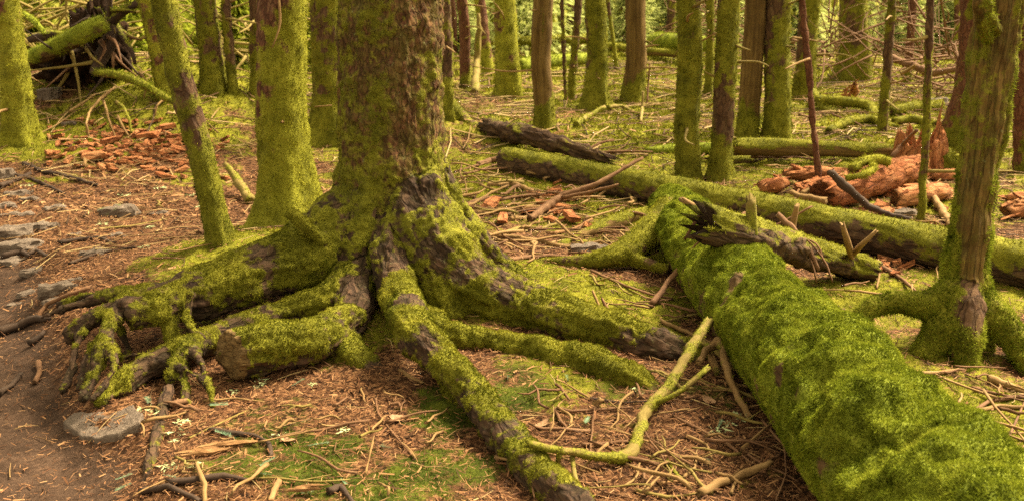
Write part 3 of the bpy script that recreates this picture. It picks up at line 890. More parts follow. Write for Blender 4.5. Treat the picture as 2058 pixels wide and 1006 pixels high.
def tree(pxt, pxb, by, hw, style, label, cover=.85, flare=.8, hf=.2, lobes=5, seed=0, group=None, name='mossy_tree', roots=(), twigs=(), fz=1., Y=None, cat='tree', rough=.05):
    b = G(pxb, by) if Y is None else np.array([Yp(pxb, by, Y)[0], Y, 0])
    b[2] = float(gz(b[0], b[1])[0])
    top = Yp(pxt, 0, b[1])
    d = float(b[1])
    r0 = hw * (depth(b) - .15) / F
    g = trunk_geo(b, top, r0, flare, hf, lobes, seed, 7., d, cover, style, rough)
    t = thing(name, label, cat, b, group)
    bm, mm = STY[style]
    part('trunk', t, g, M[bm])
    L = max(.014, .0030 * d)
    vis = g['A']['moss'] * (g['V'][:, 2] < 2.2)
    f = fuzz(g, vis, min(30000, .55 / (L * L * .32)) * fz, L, L * .34, seed, hang=.3 if style != 'bare' else .2, up=.05)
    if f is not None: tag(part('moss', t, f, M[mm]), None, None, None, 'stuff')
    for sp in roots:
        pr = [P4(q) for q in sp]
        rg = tube([p for p, r in pr], [r for p, r in pr], 14, .04, .2, 5, seed + 1, fine=.004)
        rm = np.clip(.62 + .35 * fbm(rg['V'] * 9, 2), 0, 1)
        rg['A']['moss'] = rm
        part('root', t, rg, M[bm])
        f = fuzz(rg, rm, min(26000, .5 / (L * L * .3)), L, L * .34, seed + 5, up=.2)
        if f is not None: tag(part('moss', t, f, M[mm]), None, None, None, 'stuff')
    rb = np.random.RandomState(seed + 900)
    if 5.5 < d < 16 and hw > 7:
        axd = (top - b) / (top - b)[2]
        for k in range(rb.randint(2, 6)):
            zz = rb.uniform(.35, 1.7); a = rb.uniform(3.3, 6.1)
            o0 = b + axd * zz; dr = np.array([math.cos(a), math.sin(a), rb.uniform(-.25, .35)])
            ln = rb.uniform(.05, .28) if rb.rand() < .75 else rb.uniform(.3, .6)
            p0 = o0 + dr * r0 * .8; p1 = p0 + dr * (r0 * .2 + ln * .6); p2 = p1 + (dr + rb.normal(size=3) * .25) * ln * .5
            part('branch_stub', t, tube([p0, p1, p2], [.013, .010, .005], 6, .05, .25, 9, k, (0, .02)), M['wood_moss' if rb.rand() < .5 else 'wood_tan'])
    for sp in twigs:
        pr = [P4(q) for q in sp]
        part('dead_branch', t, tube([p for p, r in pr], [r for p, r in pr], 6, .05, .2, 9, seed + 2), M['wood_tan'])
    return t

# ------------------------------------------------------------------ the nearer trees
tree(575, 581, 452, 48, 'yellow', 'stout trunk furred with yellow moss just left of the dark spruce', 1.03, 1.6, .20, 4, 21, Y=6.05, rough=.035,
     twigs=[[(561, 0, 3, 5.88), (563, 45, 2.5, 5.86), (557, 70, 2, 5.84), (548, 95, 1.2, 5.82)], [(632, 215, 1.6, 6.0), (666, 212, 1.2, 5.95)]])
tree(338, 447, 506, 25, 'moss', 'slender leaning trunk rising behind the big left root', .86, .35, .14, 4, 22, fz=1.1, Y=5.05, rough=.07)
tree(4, 40, 280, 26, 'yellow', 'mossy trunk with a spreading foot at the left picture edge', .9, .9, .20, 5, 23, rough=.06)
tree(293, 347, 196, 24, 'yellow', 'left-leaning mossy trunk behind the slender leaning one', .85, .4, .2, 5, 24)
tree(411, 428, 178, 21, 'moss', 'straight mossy trunk with green foot, left of a thin companion', .85, .7, .3, 5, 25)
tree(455, 468, 186, 9.5, 'moss', 'thin mossy trunk standing close to a thicker green-footed one', .85, .4, .2, 4, 26)
tree(510, 518, 192, 12, 'moss', 'narrow mossy trunk half hidden by the yellow-moss trunk', .85, .5, .2, 4, 27)
tree(655, 662, 285, 31, 'moss', 'green trunk in the gap between yellow-moss trunk and dark spruce', 1.05, .8, .2, 5, 28)
tree(892, 893, 240, 14, 'moss', 'mossy trunk peeping out right behind the dark spruce', .85, 1.1, .25, 5, 29,
     roots=[[(900, 200, 12, 10.2), (925, 232, 12, 10.0), (950, 255, 13, 9.8), (975, 275, 12, 9.6)]])
tree(1380, 1383, 357, 24, 'moss', 'mossy trunk right behind the long thin fallen log, leftmost of a close pair', .92, .35, .2, 4, 30,
     twigs=[[(1412, 82, 2, 8.1), (1440, 66, 1.2, 8.0)]])
tree(1471, 1446, 357, 22, 'moss', 'mossy trunk with reddish bark patches, right one of a close pair', .84, .75, .12, 5, 31)
tree(1514, 1501, 277, 21, 'bare', 'barkless pale trunk above the short sawn-looking log', .3, .3, .2, 5, 32)
tree(1573, 1561, 279, 25, 'moss', 'dark mossy trunk with a red scar near its fork-like foot', .82, .45, .25, 3, 33)
tree(1966, 1918, 303, 29, 'red', 'red-barked mossy trunk behind the tree with arched roots', .52, .4, .25, 5, 34)
tree(2062, 2062, 345, 22, 'red', 'red-barked trunk cut by the right picture edge', .35, .3, .2, 4, 35)
tree(1612, 1648, 375, 6.5, 'red', 'thin crooked red-brown pole standing beside orange rotten wood', .12, .1, .1, 3, 36, name='sapling_pole', fz=.5, cat='sapling',
     twigs=[[(1627, 118, 2.6, 7.4), (1600, 128, 2.2, 7.3), (1578, 139, 1.6, 7.2)]])
tree(1870, 1852, 446, 7.5, 'moss', 'thin lichen-grey pole with a knot, before the rotten stump', .92, .2, .12, 3, 37, name='sapling_pole', cat='sapling')
tree(1794, 1773, 266, 9, 'moss', 'slim dark-footed pole leaning right among mossy mounds', .55, .4, .3, 3, 38, name='sapling_pole', cat='sapling')
# ------------------------------------------------------------------ the middle distance
tree(1013, 1022, 192, 22, 'yellow', 'broad mossy trunk standing left of the barkless brown one', .85, .7, .3, 5, 40)
tree(1092, 1095, 260, 20, 'bare', 'smooth barkless brown trunk with a green foot', .3, .25, .2, 4, 41)
tree(1194, 1195, 224, 21, 'moss', 'mossy trunk with a wide green foot right of the barkless brown one', .9, 1.2, .22, 5, 42)
tree(1275, 1273, 206, 20, 'bare', 'barkless tan trunk wrapped in dark moss at its foot', .3, .5, .25, 5, 43)
tree(1626, 1616, 203, 19, 'moss', 'mossy trunk partly behind the thin red-brown pole', .85, .5, .3, 5, 44,
     roots=[[(1635, 185, 8, 13.2), (1655, 215, 7, 12.6), (1690, 232, 5, 12.1)]])
tree(1724, 1718, 155, 26, 'moss', 'broad dark trunk with a bright green foot near the branch tangle', .85, .9, .4, 5, 45)
tree(1426, 1424, 192, 8, 'moss', 'thin trunk seen between the close pair of mossy trunks', .8, .6, .3, 4, 46)
tree(927, 936, 178, 11, 'red', 'narrow half-red trunk right of the dark spruce', .55, .3, .2, 4, 47)
tree(966, 981, 150, 11, 'yellow', 'narrow trunk behind a broken snag, left of the broad mossy one', .85, .3, .3, 4, 48)
tree(1349, 1345, 103, 9, 'moss', 'slim far trunk rising behind a pale fallen log', .8, .5, .4, 4, 49)
tree(1160, 1148, 200, 7.5, 'moss', 'thin mossy trunk leaning right between two mid-wood trunks', .7, .5, .3, 4, 50)
tree(1130, 1137, 203, 4, 'moss', 'gnarled dead sapling next to the barkless brown trunk', .5, .2, .2, 3, 51, name='sapling_pole', cat='sapling')
tree(907, 912, 110, 7.5, 'red', 'orange-brown slim trunk, nearest to the dark spruce on its right', .2, .3, .3, 4, 52)
tree(1146, 1146, 80, 8, 'moss', 'far mossy trunk behind the gnarled sapling', .8, .3, .3, 4, 53)
tree(1068, 1067, 72, 6, 'moss', 'far dark trunk edging out left of the barkless brown one', .8, .3, .3, 4, 54)
tree(1249, 1249, 88, 5.5, 'moss', 'far dark trunk edging out left of the barkless tan one', .7, .3, .3, 4, 55)
tree(1230, 1231, 68, 4, 'moss', 'very thin far trunk right of the wide-footed mossy one', .7, .3, .3, 4, 56)
tree(1222, 1240, 141, 4, 'moss', 'thin sapling bowed over behind the wide-footed mossy trunk', .7, .3, .3, 4, 57, name='sapling_pole', cat='sapling')
tree(1835, 1822, 166, 8, 'red', 'slim trunk in front of the branch tangle, half red', .5, .4, .3, 4, 58)
tree(1545, 1545, 78, 5, 'yellow', 'thin far trunk beside the barkless pale one', .8, .3, .3, 4, 59)
tree(52, 52, 78, 19, 'moss', 'dim mossy trunk behind the uprooted tree', .8, .4, .3, 4, 60)
tree(167, 167, 56, 12, 'moss', 'far mossy trunk above the tilted fallen trunk', .8, .4, .3, 4, 61)
tree(128, 127, 30, 8, 'moss', 'far dark trunk left of the uprooted roots', .6, .4, .3, 4, 62)
tree(988, 988, 90, 5, 'yellow', 'thin far trunk left of the broad mossy one', .8, .3, .3, 4, 63)
r9 = np.random.RandomState(77)
far_px = [(20, 20), (95, 38), (205, 12), (245, 30), (380, 60), (395, 30), (480, 70), (500, 40), (640, 45), (670, 30), (945, 70), (955, 40), (1034, 55), (1046, 30), (1112, 45), (1172, 40), (1215, 30),
          (1306, 56), (1316, 40), (1330, 30), (1365, 40), (1440, 60), (1485, 50), (1538, 30), (1600, 60), (1655, 40), (1680, 30), (1770, 70), (1810, 80), (1020, 45), (1090, 40), (1128, 62), (1160, 60), (1185, 28), (1262, 38), (1290, 70), (1322, 62), (1358, 28), (1398, 50), (1420, 36), (1465, 30), (1510, 44), (1560, 50), (1585, 30), (1640, 66), (1705, 44), (1745, 60), (1850, 50), (1885, 90), (1900, 60), (1925, 110), (1990, 60), (2030, 40)]
for k, (px, py) in enumerate(far_px):
    left = px < 1000
    tree(px + r9.uniform(-8, 8), px, py, r9.uniform(3.5, 7.5), ['moss', 'yellow', 'moss', 'red'][k % 4] if left else ['yellow', 'moss', 'yellow', 'moss'][k % 4],
         'slender far trunk at the dim back of the wood' if left else 'slender far trunk before the green thicket painted sunlit', .8, .4, .4, 4, 100 + k,
         'far trunks in the dim wood' if left else 'far trunks before the thicket', fz=.6)

# ------------------------------------------------------------------ barkless tree with arched roots, right
ch = [chain('trunk', [(2030, -260, 52, 4.35), (2012, 0, 47, 4.3), (1984, 200, 43, 4.25), (1958, 400, 40, 4.2), (1942, 540, 41, 4.16), (1935, 620, 46, 4.14), (1934, 690, 52, 4.12)])]
ch.append(chain('root', [(1930, 590, 38, 4.12), (1870, 612, 27, 4.1), (1810, 608, 22, 4.1), (1760, 614, 20, 4.1), (1728, 640, 17, 4.05), (1706, 676, 14, 4.0)]))
ch.append(chain('root', [(1930, 600, 44, 4.1), (1895, 660, 38, 4.05), (1858, 712, 24, 4.0)]))
ch.append(chain('root', [(1945, 620, 34, 4.05), (1944, 690, 26, 3.95), (1940, 770, 20, 3.85)]))
ch.append(chain('root', [(1965, 610, 38, 4.12), (2010, 650, 32, 4.05), (2050, 700, 28, 3.95), (2090, 770, 22, 3.8)]))
ch.append(chain('root', [(1970, 640, 22, 4.2), (1984, 700, 17, 4.2), (1985, 770, 15, 4.1)]))
ch.append(chain('broken_branch', [(1985, 60, 20, 4.2), (1975, 30, 16, 4.12), (1972, 0, 12, 4.08)]))
V, Q, cid, tc, rel = sdf_solid(ch, .009, .009, -.2, 1.9)
T_ = np.concatenate([Q[:, [0, 1, 2]], Q[:, [0, 2, 3]]]); N = vnormals(V, T_)
isT = (cid == 0) | (cid == 6)
m = np.where(isT, .37 + .55 * sstep(.62, .25, V[:, 2] + .12 * pn(V * 6)) + .40 * fbm(tc * np.array([11, 11, .9]), 2), .72 + .3 * fbm(V * 8, 2))
face = Yp(1962, 520, 4.05)
m -= .75 * np.exp(-(((V - face) / np.array([.05, .2, .26])) ** 2).sum(1))
m += .2 * np.exp(-((V[:, 0] - (Yp(1925, 400, 4.2)[0])) / .05) ** 2) * isT + .2 * fbm(V * 11, 3)
m = np.clip(m, 0, 1)
V = V + N * (.022 * fbm(tc * np.array([22, 22, 1.8]), 3) * isT + .012 * fbm(V * 9, 2) + m * .006 * pn(V * 45))[:, None]
N = vnormals(V, T_)
t = thing('barkless_tree', 'weathered olive-brown trunk with arched mossy roots at the right edge', 'tree', np.array([Yp(1940, 690, 4.14)[0], 4.14, 0]))
for c in ch: c['mat'] = 'bark_right' if c['name'] != 'root' else 'bark_g'
split_parts(t, V, Q, cid, N, dict(moss=m, tc=tc, cut=np.zeros(len(V))), ch, 'bark_right')
fz = fuzz(dict(V=V, Q=Q), m * np.where(V[:, 2] > .75, .72, 1), 42000, .015, .0045, 5, hang=.2, up=.1)
tag(part('moss', t, fz, M['moss_g']), None, None, None, 'stuff')
part('upper_trunk', t, tube([Yp(2026, -190, 4.35), Yp(2036, -330, 4.37), Yp(2110, -1400, 4.5)], [.112, .112, .09], 24, .1, .06, 5, 9), M['bark_right'])

# ------------------------------------------------------------------ the great mossy log in the right foreground
lg = [(1350, 428, 48, .19), (1390, 480, 62, .20), (1450, 550, 79, .20), (1542, 646, 99, .205), (1636, 754, 120, .21), (1736, 868, 146, .21), (1864, 1012, 178, .21), (2040, 1222, 214, .205)]
ch = [chain('trunk', lg)]
ch.append(chain('root', [(1345, 436, 38, .24), (1292, 478, 27, .19), (1240, 512, 21, .13), (1170, 527, 16, .09), (1085, 528, 10, .06)]))
ch.append(chain('root', [(1240, 514, 15, .12), (1290, 526, 12, .10), (1335, 540, 9, .09)]))
ch.append(chain('root', [(1330, 470, 26, .10), (1318, 520, 22, .06), (1330, 560, 14, .0)]))
ch.append(chain('root', [(1318, 468, 8, .14), (1296, 500, 6, .1), (1278, 520, 5, .08)]))
V, Q, cid, tc, rel = sdf_solid(ch, .0105, .012, -.2, 1.0)
T_ = np.concatenate([Q[:, [0, 1, 2]], Q[:, [0, 2, 3]]]); N = vnormals(V, T_)
lump = pn(V * 6.5); l2 = pn(V * 15 + 3)
isT = cid == 0
m = np.where(isT, .66 + .50 * N[:, 2] + .30 * lump + .22 * l2 + .12 * pn(V * 34) - .25 * sstep(4.7, 5.4, V[:, 1]), .62 + .3 * fbm(V * 9, 2))
for (px, py, Y, s, w) in [(1562, 740, 3.05, .035, -.6), (1578, 690, 3.4, .03, -.35), (1590, 780, 3, .03, -.5), (1450, 600, 3.9, .04, -.5), (1430, 570, 4.1, .05, -.4), (1735, 885, 2.55, .03, -.55), (1700, 870, 2.5, .02, -.4), (1760, 905, 2.5, .02, -.4), (1640, 930, 2.5, .03, -.4), (1860, 940, 2.4, .025, -.5), (1480, 545, 4.3, .045, -.7), (1470, 560, 4., .03, -.5), (1400, 540, 4.4, .07, -.5), (1375, 460, 5.0, .10, -.35), (1510, 430, 4.3, .10, -.6)]:
    m += w * np.exp(-((V - on_ray(V, px, py)) ** 2).sum(1) / (2 * s * s))
m = np.clip(m, 0, 1)
V = V + N * (isT * sstep(-.3, .5, N[:, 2]) * (.030 * lump + .034 * pn(V * 3.4 + 5) + .022 * l2 + .009 * pn(V * 32) + .010) + .006 * fbm(V * 30, 2) * m + .007 * fbm(tc * np.array([24, 24, 3.]), 2))[:, None]
for (px, py, Y, s, w) in [(1730, 888, 2.62, .06, -.055), (1640, 800, 2.6, .05, -.03), (1800, 800, 2.6, .06, -.03), (1600, 640, 2.6, .05, -.025), (1560, 600, 2.6, .06, .03), (1690, 790, 2.6, .07, .035), (1880, 930, 2.6, .08, .03)]:
    q = on_ray(V, px, py)
    V += N * (w * np.exp(-((V - q) ** 2).sum(1) / (2 * s * s)))[:, None]
N = vnormals(V, T_)
t = thing('fallen_log', 'great fallen log under thick green moss across the right corner', 'log', np.array([1.35, 3.4, 0]))
for c in ch: c['mat'] = 'bark_green' if c['name'] == 'trunk' else ('wood_moss' if c['name'] == 'broken_branch' else 'bark_g')
split_parts(t, V, Q, cid, N, dict(moss=m, tc=tc, cut=np.zeros(len(V))), ch, 'bark_green')
vis = m * (V[:, 1] > 1.7)
g = tube([Yp(1513, 530, 4.34), Yp(1511, 470, 4.32), Yp(1509, 402, 4.3)], [.05, .032, .022], 12, .02, .2, 8, 3, (0, .05), fine=.004)
g['A']['moss'] = np.clip(.75 - 1.6 * (g['V'][:, 2] - .38), 0, 1)
part('broken_branch', t, g, M['wood_moss'])
kind = sstep(-.05, .12, pn(V * 4.2 + 2) + .4 * pn(V * 13))
fz = fuzz(dict(V=V, Q=Q), vis * isT * kind, 105000, .0088, .0046, 7, up=.10, spread=.95)
tag(part('moss', t, fz, M['moss_g']), 'thick bright green moss cushion', None, None, 'stuff')
fz = fuzz(dict(V=V, Q=Q), vis * isT * (1 - kind), 95000, .0105, .0040, 17, up=.12, spread=1.0)
tag(part('moss', t, fz, M['moss_g']), 'yellow-green feathery moss', None, None, 'stuff')
fz = fuzz(dict(V=V, Q=Q), vis * (~isT), 30000, .012, .0042, 8, up=.2)
tag(part('moss', t, fz, M['moss_y']), None, None, None, 'stuff')

# ------------------------------------------------------------------ other fallen logs
def log(spec, name, label, mat, fzm, cover=.6, upb=.35, ns=36, step=.04, jag=(.04, .04), L=.018, seed=0, fine=.006, rough=.07, stubs=(), group=None, dens=1., cat='log'):
    pr = [P4(q) for q in spec]
    g = tube([p for p, r in pr], [r for p, r in pr], ns, step, rough, 4, seed, jag, fine=fine)
    Tt = tris_of(g); Nn = vnormals(g['V'], Tt)
    m = np.clip(cover + upb * Nn[:, 2] + .30 * fbm(g['V'] * 5, 3) + .14 * fbm(g['V'] * 16, 2), 0, 1) * (1 - g['A']['cut'])
    g['A']['moss'] = m
    g['A']['cut'] = g['A']['cut'] * 0
    base = g['V'].mean(0); base[2] = g['V'][:, 2].min()
    t = thing(name, label, cat, base, group)
    part('trunk', t, g, M[mat])
    f = fuzz(g, m, dens * min(30000, .5 / (L * L * .3)), L, L * .33, seed, up=.15)
    if f is not None: tag(part('moss', t, f, M[fzm]), None, None, None, 'stuff')
    for sp, mt in stubs:
        q = [P4(x) for x in sp]
        part('broken_branch', t, tube([p for p, r in q], [r for p, r in q], 8, .03, .2, 9, seed + 4, (.02, .03)), M[mt])
    return t

log([(1018, 322, 27, .14), (1150, 347, 28, .14), (1300, 377, 32, .14), (1500, 418, 36, .14), (1700, 462, 40, .135), (1900, 502, 44, .13), (2058, 533, 47, .125), (2300, 585, 52, .12)], 'fallen_log',
    'long thin fallen trunk with patchy bark, running past the arch-rooted right tree', 'bark_log', 'moss_o', .33, .50, 48, .03, (.02, .05), .017, 3, .008, .06)
log([(1422, 452, 39, .50), (1480, 468, 40, .45), (1560, 492, 36, .32), (1640, 515, 31, .18), (1700, 532, 28, .10), (1762, 548, 22, .07)], 'broken_log',
    'ragged rotten log lying over the mossy great log, spiky end up', 'bark_log', 'moss_y', .36, .46, 34, .022, (.16, .03), .014, 4, .02, .2,
    [([(1712, 522, 7, .13), (1704, 490, 7, 4.85), (1693, 452, 5, 4.8)], 'wood_tan'), ([(1706, 520, 6, .12), (1730, 494, 6, 4.85), (1758, 467, 4, 4.8)], 'wood_tan'),
     ([(1432, 436, 7, 4.38), (1400, 417, 7, 4.36), (1373, 402, 6, 4.34)], 'wood_tan'), ([(1412, 425, 4, 4.36), (1395, 450, 4, 4.36), (1379, 476, 3, 4.36)], 'wood_brown'),
     ([(1478, 450, 8, 4.5), (1494, 432, 6, 4.5)], 'wood_brown')])
log([(1478, 295, 18, .20), (1560, 296, 18, .19), (1680, 300, 16, .18), (1800, 304, 14, .16)], 'short_log', 'straight pale log with moss on top, broken end toward the close trunks', 'bare', 'moss_y', .38, .6, 30, .06, (.10, .02), .024, 5)
log([(1800, 318, 9, .1), (1870, 318, 9, .1), (1950, 318, 9, .1)], 'short_log', 'low pale log behind the red rotten stump', 'bare', 'moss_y', .3, .5, 20, .06, (.05, .02), .024, 6)
log([(985, 262, 22, .20), (1060, 272, 18, .24), (1130, 292, 16, .17), (1212, 318, 11, .08)], 'split_log', 'split grey-brown log with frayed end behind the long thin trunk', 'bark_log', 'moss_o', .16, .25, 30, .03, (.22, .25), .022, 7, .03, .30)
log([(1100, 508, 8, .03), (1180, 470, 13, .05), (1250, 442, 15, .06), (1318, 425, 12, .06)], 'split_log', 'yellowish splintered log piece above the grey mossy stone', 'bare', 'moss_y', .34, .4, 18, .03, (.12, .10), .018, 9, .012, .2)
log([(1035, 84, 9, .3), (1110, 80, 9, .32), (1190, 80, 8, .3)], 'mossy_log', 'far mossy log crossing behind the barkless brown trunk', 'bark_g', 'moss_y', .9, .2, 16, .3, L=.06, seed=10)
log([(1225, 92, 7, .25), (1290, 102, 8, .25), (1375, 110, 8, .2)], 'mossy_log', 'pale yellow far log between barkless tan trunk and close pair', 'bare', 'moss_y', .55, .5, 16, .25, L=.05, seed=11)
log([(1040, 132, 13, .25), (1110, 122, 12, .25), (1185, 118, 11, .22)], 'mossy_log', 'thick green log behind the wide-footed mossy trunk', 'bark_green', 'moss_g', .95, .2, 16, .25, L=.05, seed=12)
log([(1315, 82, 16, .4), (1370, 85, 16, .45), (1440, 92, 13, .4), (1470, 98, 10, .3)], 'mossy_log', 'bulky far green log behind the slim far trunk', 'bark_green', 'moss_g', .95, .2, 16, .3, L=.06, seed=13)
log([(1645, 200, 9, .16), (1700, 205, 10, .18), (1748, 213, 10, .15), (1760, 240, 8, .05)], 'mossy_log', 'knee-bent mossy log in front of the broad dark trunk', 'bark_g', 'moss_y', .95, .2, 16, .15, L=.04, seed=14)
log([(1665, 265, 8, .05), (1700, 245, 9, .1), (1750, 240, 9, .1), (1800, 258, 7, .06)], 'mossy_log', 'low moss-rounded log left of the slim leaning pole', 'bark_g', 'moss_y', .95, .2, 16, .12, L=.035, seed=15)
log([(1790, 225, 9, .12), (1830, 215, 10, .15), (1890, 210, 9, .12)], 'mossy_log', 'short mossy log behind the lichen-grey pole', 'bark_g', 'moss_y', .9, .2, 16, .15, L=.04, seed=16)
log([(1795, 245, 7, .08), (1835, 240, 9, .1), (1880, 250, 8, .08)], 'mossy_log', 'dark-ended mossy log right of the slim leaning pole', 'bark_g', 'moss_y', .75, .3, 16, .12, L=.035, seed=17)
log([(500, 190, 5, .2), (450, 205, 9, .15), (430, 208, 8, .1)], 'mossy_log', 'small moss-padded log at the foot of the thin companion trunk', 'bark_g', 'moss_g', .95, .2, 14, .1, L=.035, seed=18)
log([(640, 115, 8, .3), (560, 108, 9, .4), (470, 92, 10, .45), (380, 78, 9, .5)], 'mossy_log', 'green far log behind the trunks left of the yellow-moss one', 'bark_g', 'moss_g', .9, .2, 16, .25, L=.05, seed=19)
log([(1300, 305, 9, .06), (1400, 298, 12, .08), (1480, 300, 9, .06)], 'mossy_log', 'moss-covered low log passing behind the close pair', 'bark_green', 'moss_g', .95, .2, 16, .1, L=.03, seed=20)
log([(1430, 325, 9, .04), (1500, 322, 10, .06), (1560, 322, 6, .04)], 'mossy_log', 'dark broken log under the straight pale log', 'bark_log', 'moss_o', .5, .4, 16, .08, (.15, .15), L=.028, seed=201)

# ------------------------------------------------------------------ uprooted tree at the back left
b = G(150, 235)
YR = float(b[1]) + .6
t = thing('uprooted_tree', 'uprooted tree with tilted mossy trunk and dark upturned roots', 'tree', b)
def rt(spec, nm, mat, ns=14, moss=.7, L=.03, step=.06, seed=0, rough=.2):
    q = [P4(x) for x in spec]
    g = tube([p for p, r in q], [r for p, r in q], ns, step, rough, 4, seed, fine=.006)
    g['A']['moss'] = np.clip(moss + .3 * fbm(g['V'] * 5, 2) + .3 * vnormals(g['V'], tris_of(g))[:, 2], 0, 1)
    part(nm, t, g, M[mat])
    f = fuzz(g, g['A']['moss'], 3500, L, L * .33, seed)
    if f is not None: tag(part('moss', t, f, M['moss_g']), None, None, None, 'stuff')
rt([(36, 130, 16, YR - .1), (110, 96, 18, YR - .25), (170, 66, 19, YR - .35), (212, 46, 17, YR - .3)], 'trunk', 'bark_green', 28, .68, L=.024, seed=1, rough=.1)
rt([(205, 50, 16, YR), (225, 70, 16, YR - .1), (205, 110, 14, YR - .2), (190, 150, 10, YR - .3)], 'root', 'wood_dark', 14, .2, seed=2)
rt([(215, 60, 12, YR), (232, 35, 11, YR - .05), (255, 18, 9, YR - .1), (290, 2, 6, YR - .15)], 'root', 'wood_dark', 12, .35, seed=3)
rt([(222, 45, 8, YR), (220, 20, 6, YR - .1), (222, -15, 5, YR - .1)], 'root', 'wood_dark', 10, .3, seed=4)
rt([(216, 52, 7, YR - .1), (205, 32, 5, YR - .2), (198, 18, 4, YR - .3)], 'root', 'wood_dark', 10, .4, seed=5)
rt([(230, 50, 8, YR), (250, 80, 6, YR - .2), (265, 105, 5, YR - .3), (272, 130, 3, YR - .3)], 'root', 'wood_dark', 10, .3, seed=6)
rt([(235, 60, 7, YR), (262, 75, 5, YR - .1), (285, 80, 3, YR - .15)], 'root', 'wood_brown', 10, .2, seed=7)
rt([(220, 22, 4, YR - .1), (245, 20, 3.5, YR - .15), (272, 24, 3, YR - .2)], 'root', 'wood_dark', 8, .5, seed=8)
rt([(262, 20, 3, YR - .1), (256, 5, 3, YR - .1), (258, -15, 3, YR - .1)], 'root', 'wood_dark', 8, .3, seed=81)
rt([(30, 22, 7, YR + .4), (62, 38, 8, YR + .3), (80, 55, 6, YR + .2), (90, 70, 5, YR + .1)], 'root', 'bark_green', 10, .6, seed=9)
rt([(60, 80, 7, YR + .4), (95, 72, 10, YR + .3), (130, 70, 6, YR + .2)], 'root', 'wood_dark', 10, .25, seed=10)
rt([(194, 147, 7, YR - .5), (240, 152, 8, YR - .7), (290, 172, 8, YR - .9), (330, 195, 7, YR - 1.1), (362, 212, 5, YR - 1.3)], 'root', 'bark_g', 12, .75, seed=11)
def blob(c, r, seed, ns=26, amp=.25, fr=1.6, flat=1.):
    th = np.linspace(0, 2 * np.pi, ns, endpoint=False); ph = np.linspace(0, np.pi, ns // 2 + 1)
    d = np.stack([np.sin(ph)[:, None] * np.cos(th), np.sin(ph)[:, None] * np.sin(th), np.cos(ph)[:, None] + 0 * th], -1).reshape(-1, 3)
    rr = 1 + amp * fbm(d * fr + seed * 3.1, 4)
    V = d * rr[:, None] * np.array(r)
    V = np.array(c) + V
    n = ns // 2 + 1
    i = np.arange(n - 1)[:, None] * ns; j = np.arange(ns)[None]; j2 = (j + 1) % ns
    Q = np.stack([i + ns + j, i + ns + j2, i + j2, i + j], -1).reshape(-1, 4)
    return dict(V=V, Q=Q, A=dict(tc=V - np.array(c) + seed, moss=np.zeros(len(V)), cut=np.zeros(len(V))))
s_ = NT('root_soil')
so = s_.ramp(s_.noise(s_.pos(), 8., 5, .7), ((.3, (.008, .005, .004)), (.55, (.035, .018, .010)), (.75, (.09, .045, .022))))
M['soil'] = s_.done(so, .95, s_.bump(s_.noise(s_.pos(), 25., 5, .7), 1., .05), .1)
part('root_soil', t, blob(Yp(196, 92, YR + .15), (.26, .2, .34), 5, 44, .7, 3.), M['soil'])
part('root_soil', t, blob(Yp(160, 135, YR + .25), (.38, .22, .20), 8, 44, .7, 3.), M['soil'])
for k in range(26):
    rr_ = np.random.RandomState(k + 400)
    a_ = Yp(rr_.uniform(140, 240), rr_.uniform(50, 140), YR - rr_.uniform(-.1, .25)); d_ = rr_.normal(size=3) * .16 + [0, -.08, -.12]
    part('root', t, tube([a_, a_ + d_ * .6 + rr_.normal(size=3) * .04, a_ + d_ * 1.6], [.022, .014, .005], 6, .05, .3, 8, k), M[['wood_dark', 'wood_brown', 'wood_moss'][k % 3]])

# ------------------------------------------------------------------ rotten orange wood
def jag_stump(c, r, h, seed, ns=40, nz=14):
    rr = np.random.RandomState(seed)
    th = np.linspace(0, 2 * np.pi, ns, endpoint=False)
    top = h * (.45 + .55 * np.clip(.5 + .9 * pn(np.stack([np.cos(th) * 2.2, np.sin(th) * 2.2, 0 * th + seed], 1)), 0, 1)) + rr.uniform(-.05, .05, ns) * h
    z = np.linspace(0, 1, nz)
    Z = z[:, None] * top[None]
    n = fbm(np.stack([np.cos(th)[None] * 4 + 0 * Z, np.sin(th)[None] * 4 + 0 * Z, Z * 2 + seed], -1).reshape(-1, 3), 3).reshape(nz, ns)
    R = r * (1.18 - .2 * z[:, None]) * (1 + .22 * n)
    Vo = np.stack([np.cos(th) * R, np.sin(th) * R, Z], -1).reshape(-1, 3)
    Zi = top[None] * np.array([.97, .75, .5, .35])[:, None]
    Ri = r * np.array([.86, .74, .6, .1])[:, None] * (1 + .2 * n[:4])
    Vi = np.stack([np.cos(th) * Ri, np.sin(th) * Ri, Zi], -1).reshape(-1, 3)
    V = np.concatenate([Vo, Vi]); m = nz + 4
    i = np.arange(m - 1)[:, None] * ns; j = np.arange(ns)[None]; j2 = (j + 1) % ns
    Q = np.stack([i + j, i + j2, i + ns + j2, i + ns + j], -1).reshape(-1, 4)
    return dict(V=V + np.array(c), Q=Q, A=dict(tc=V + seed, moss=np.zeros(len(V)), cut=np.zeros(len(V))))

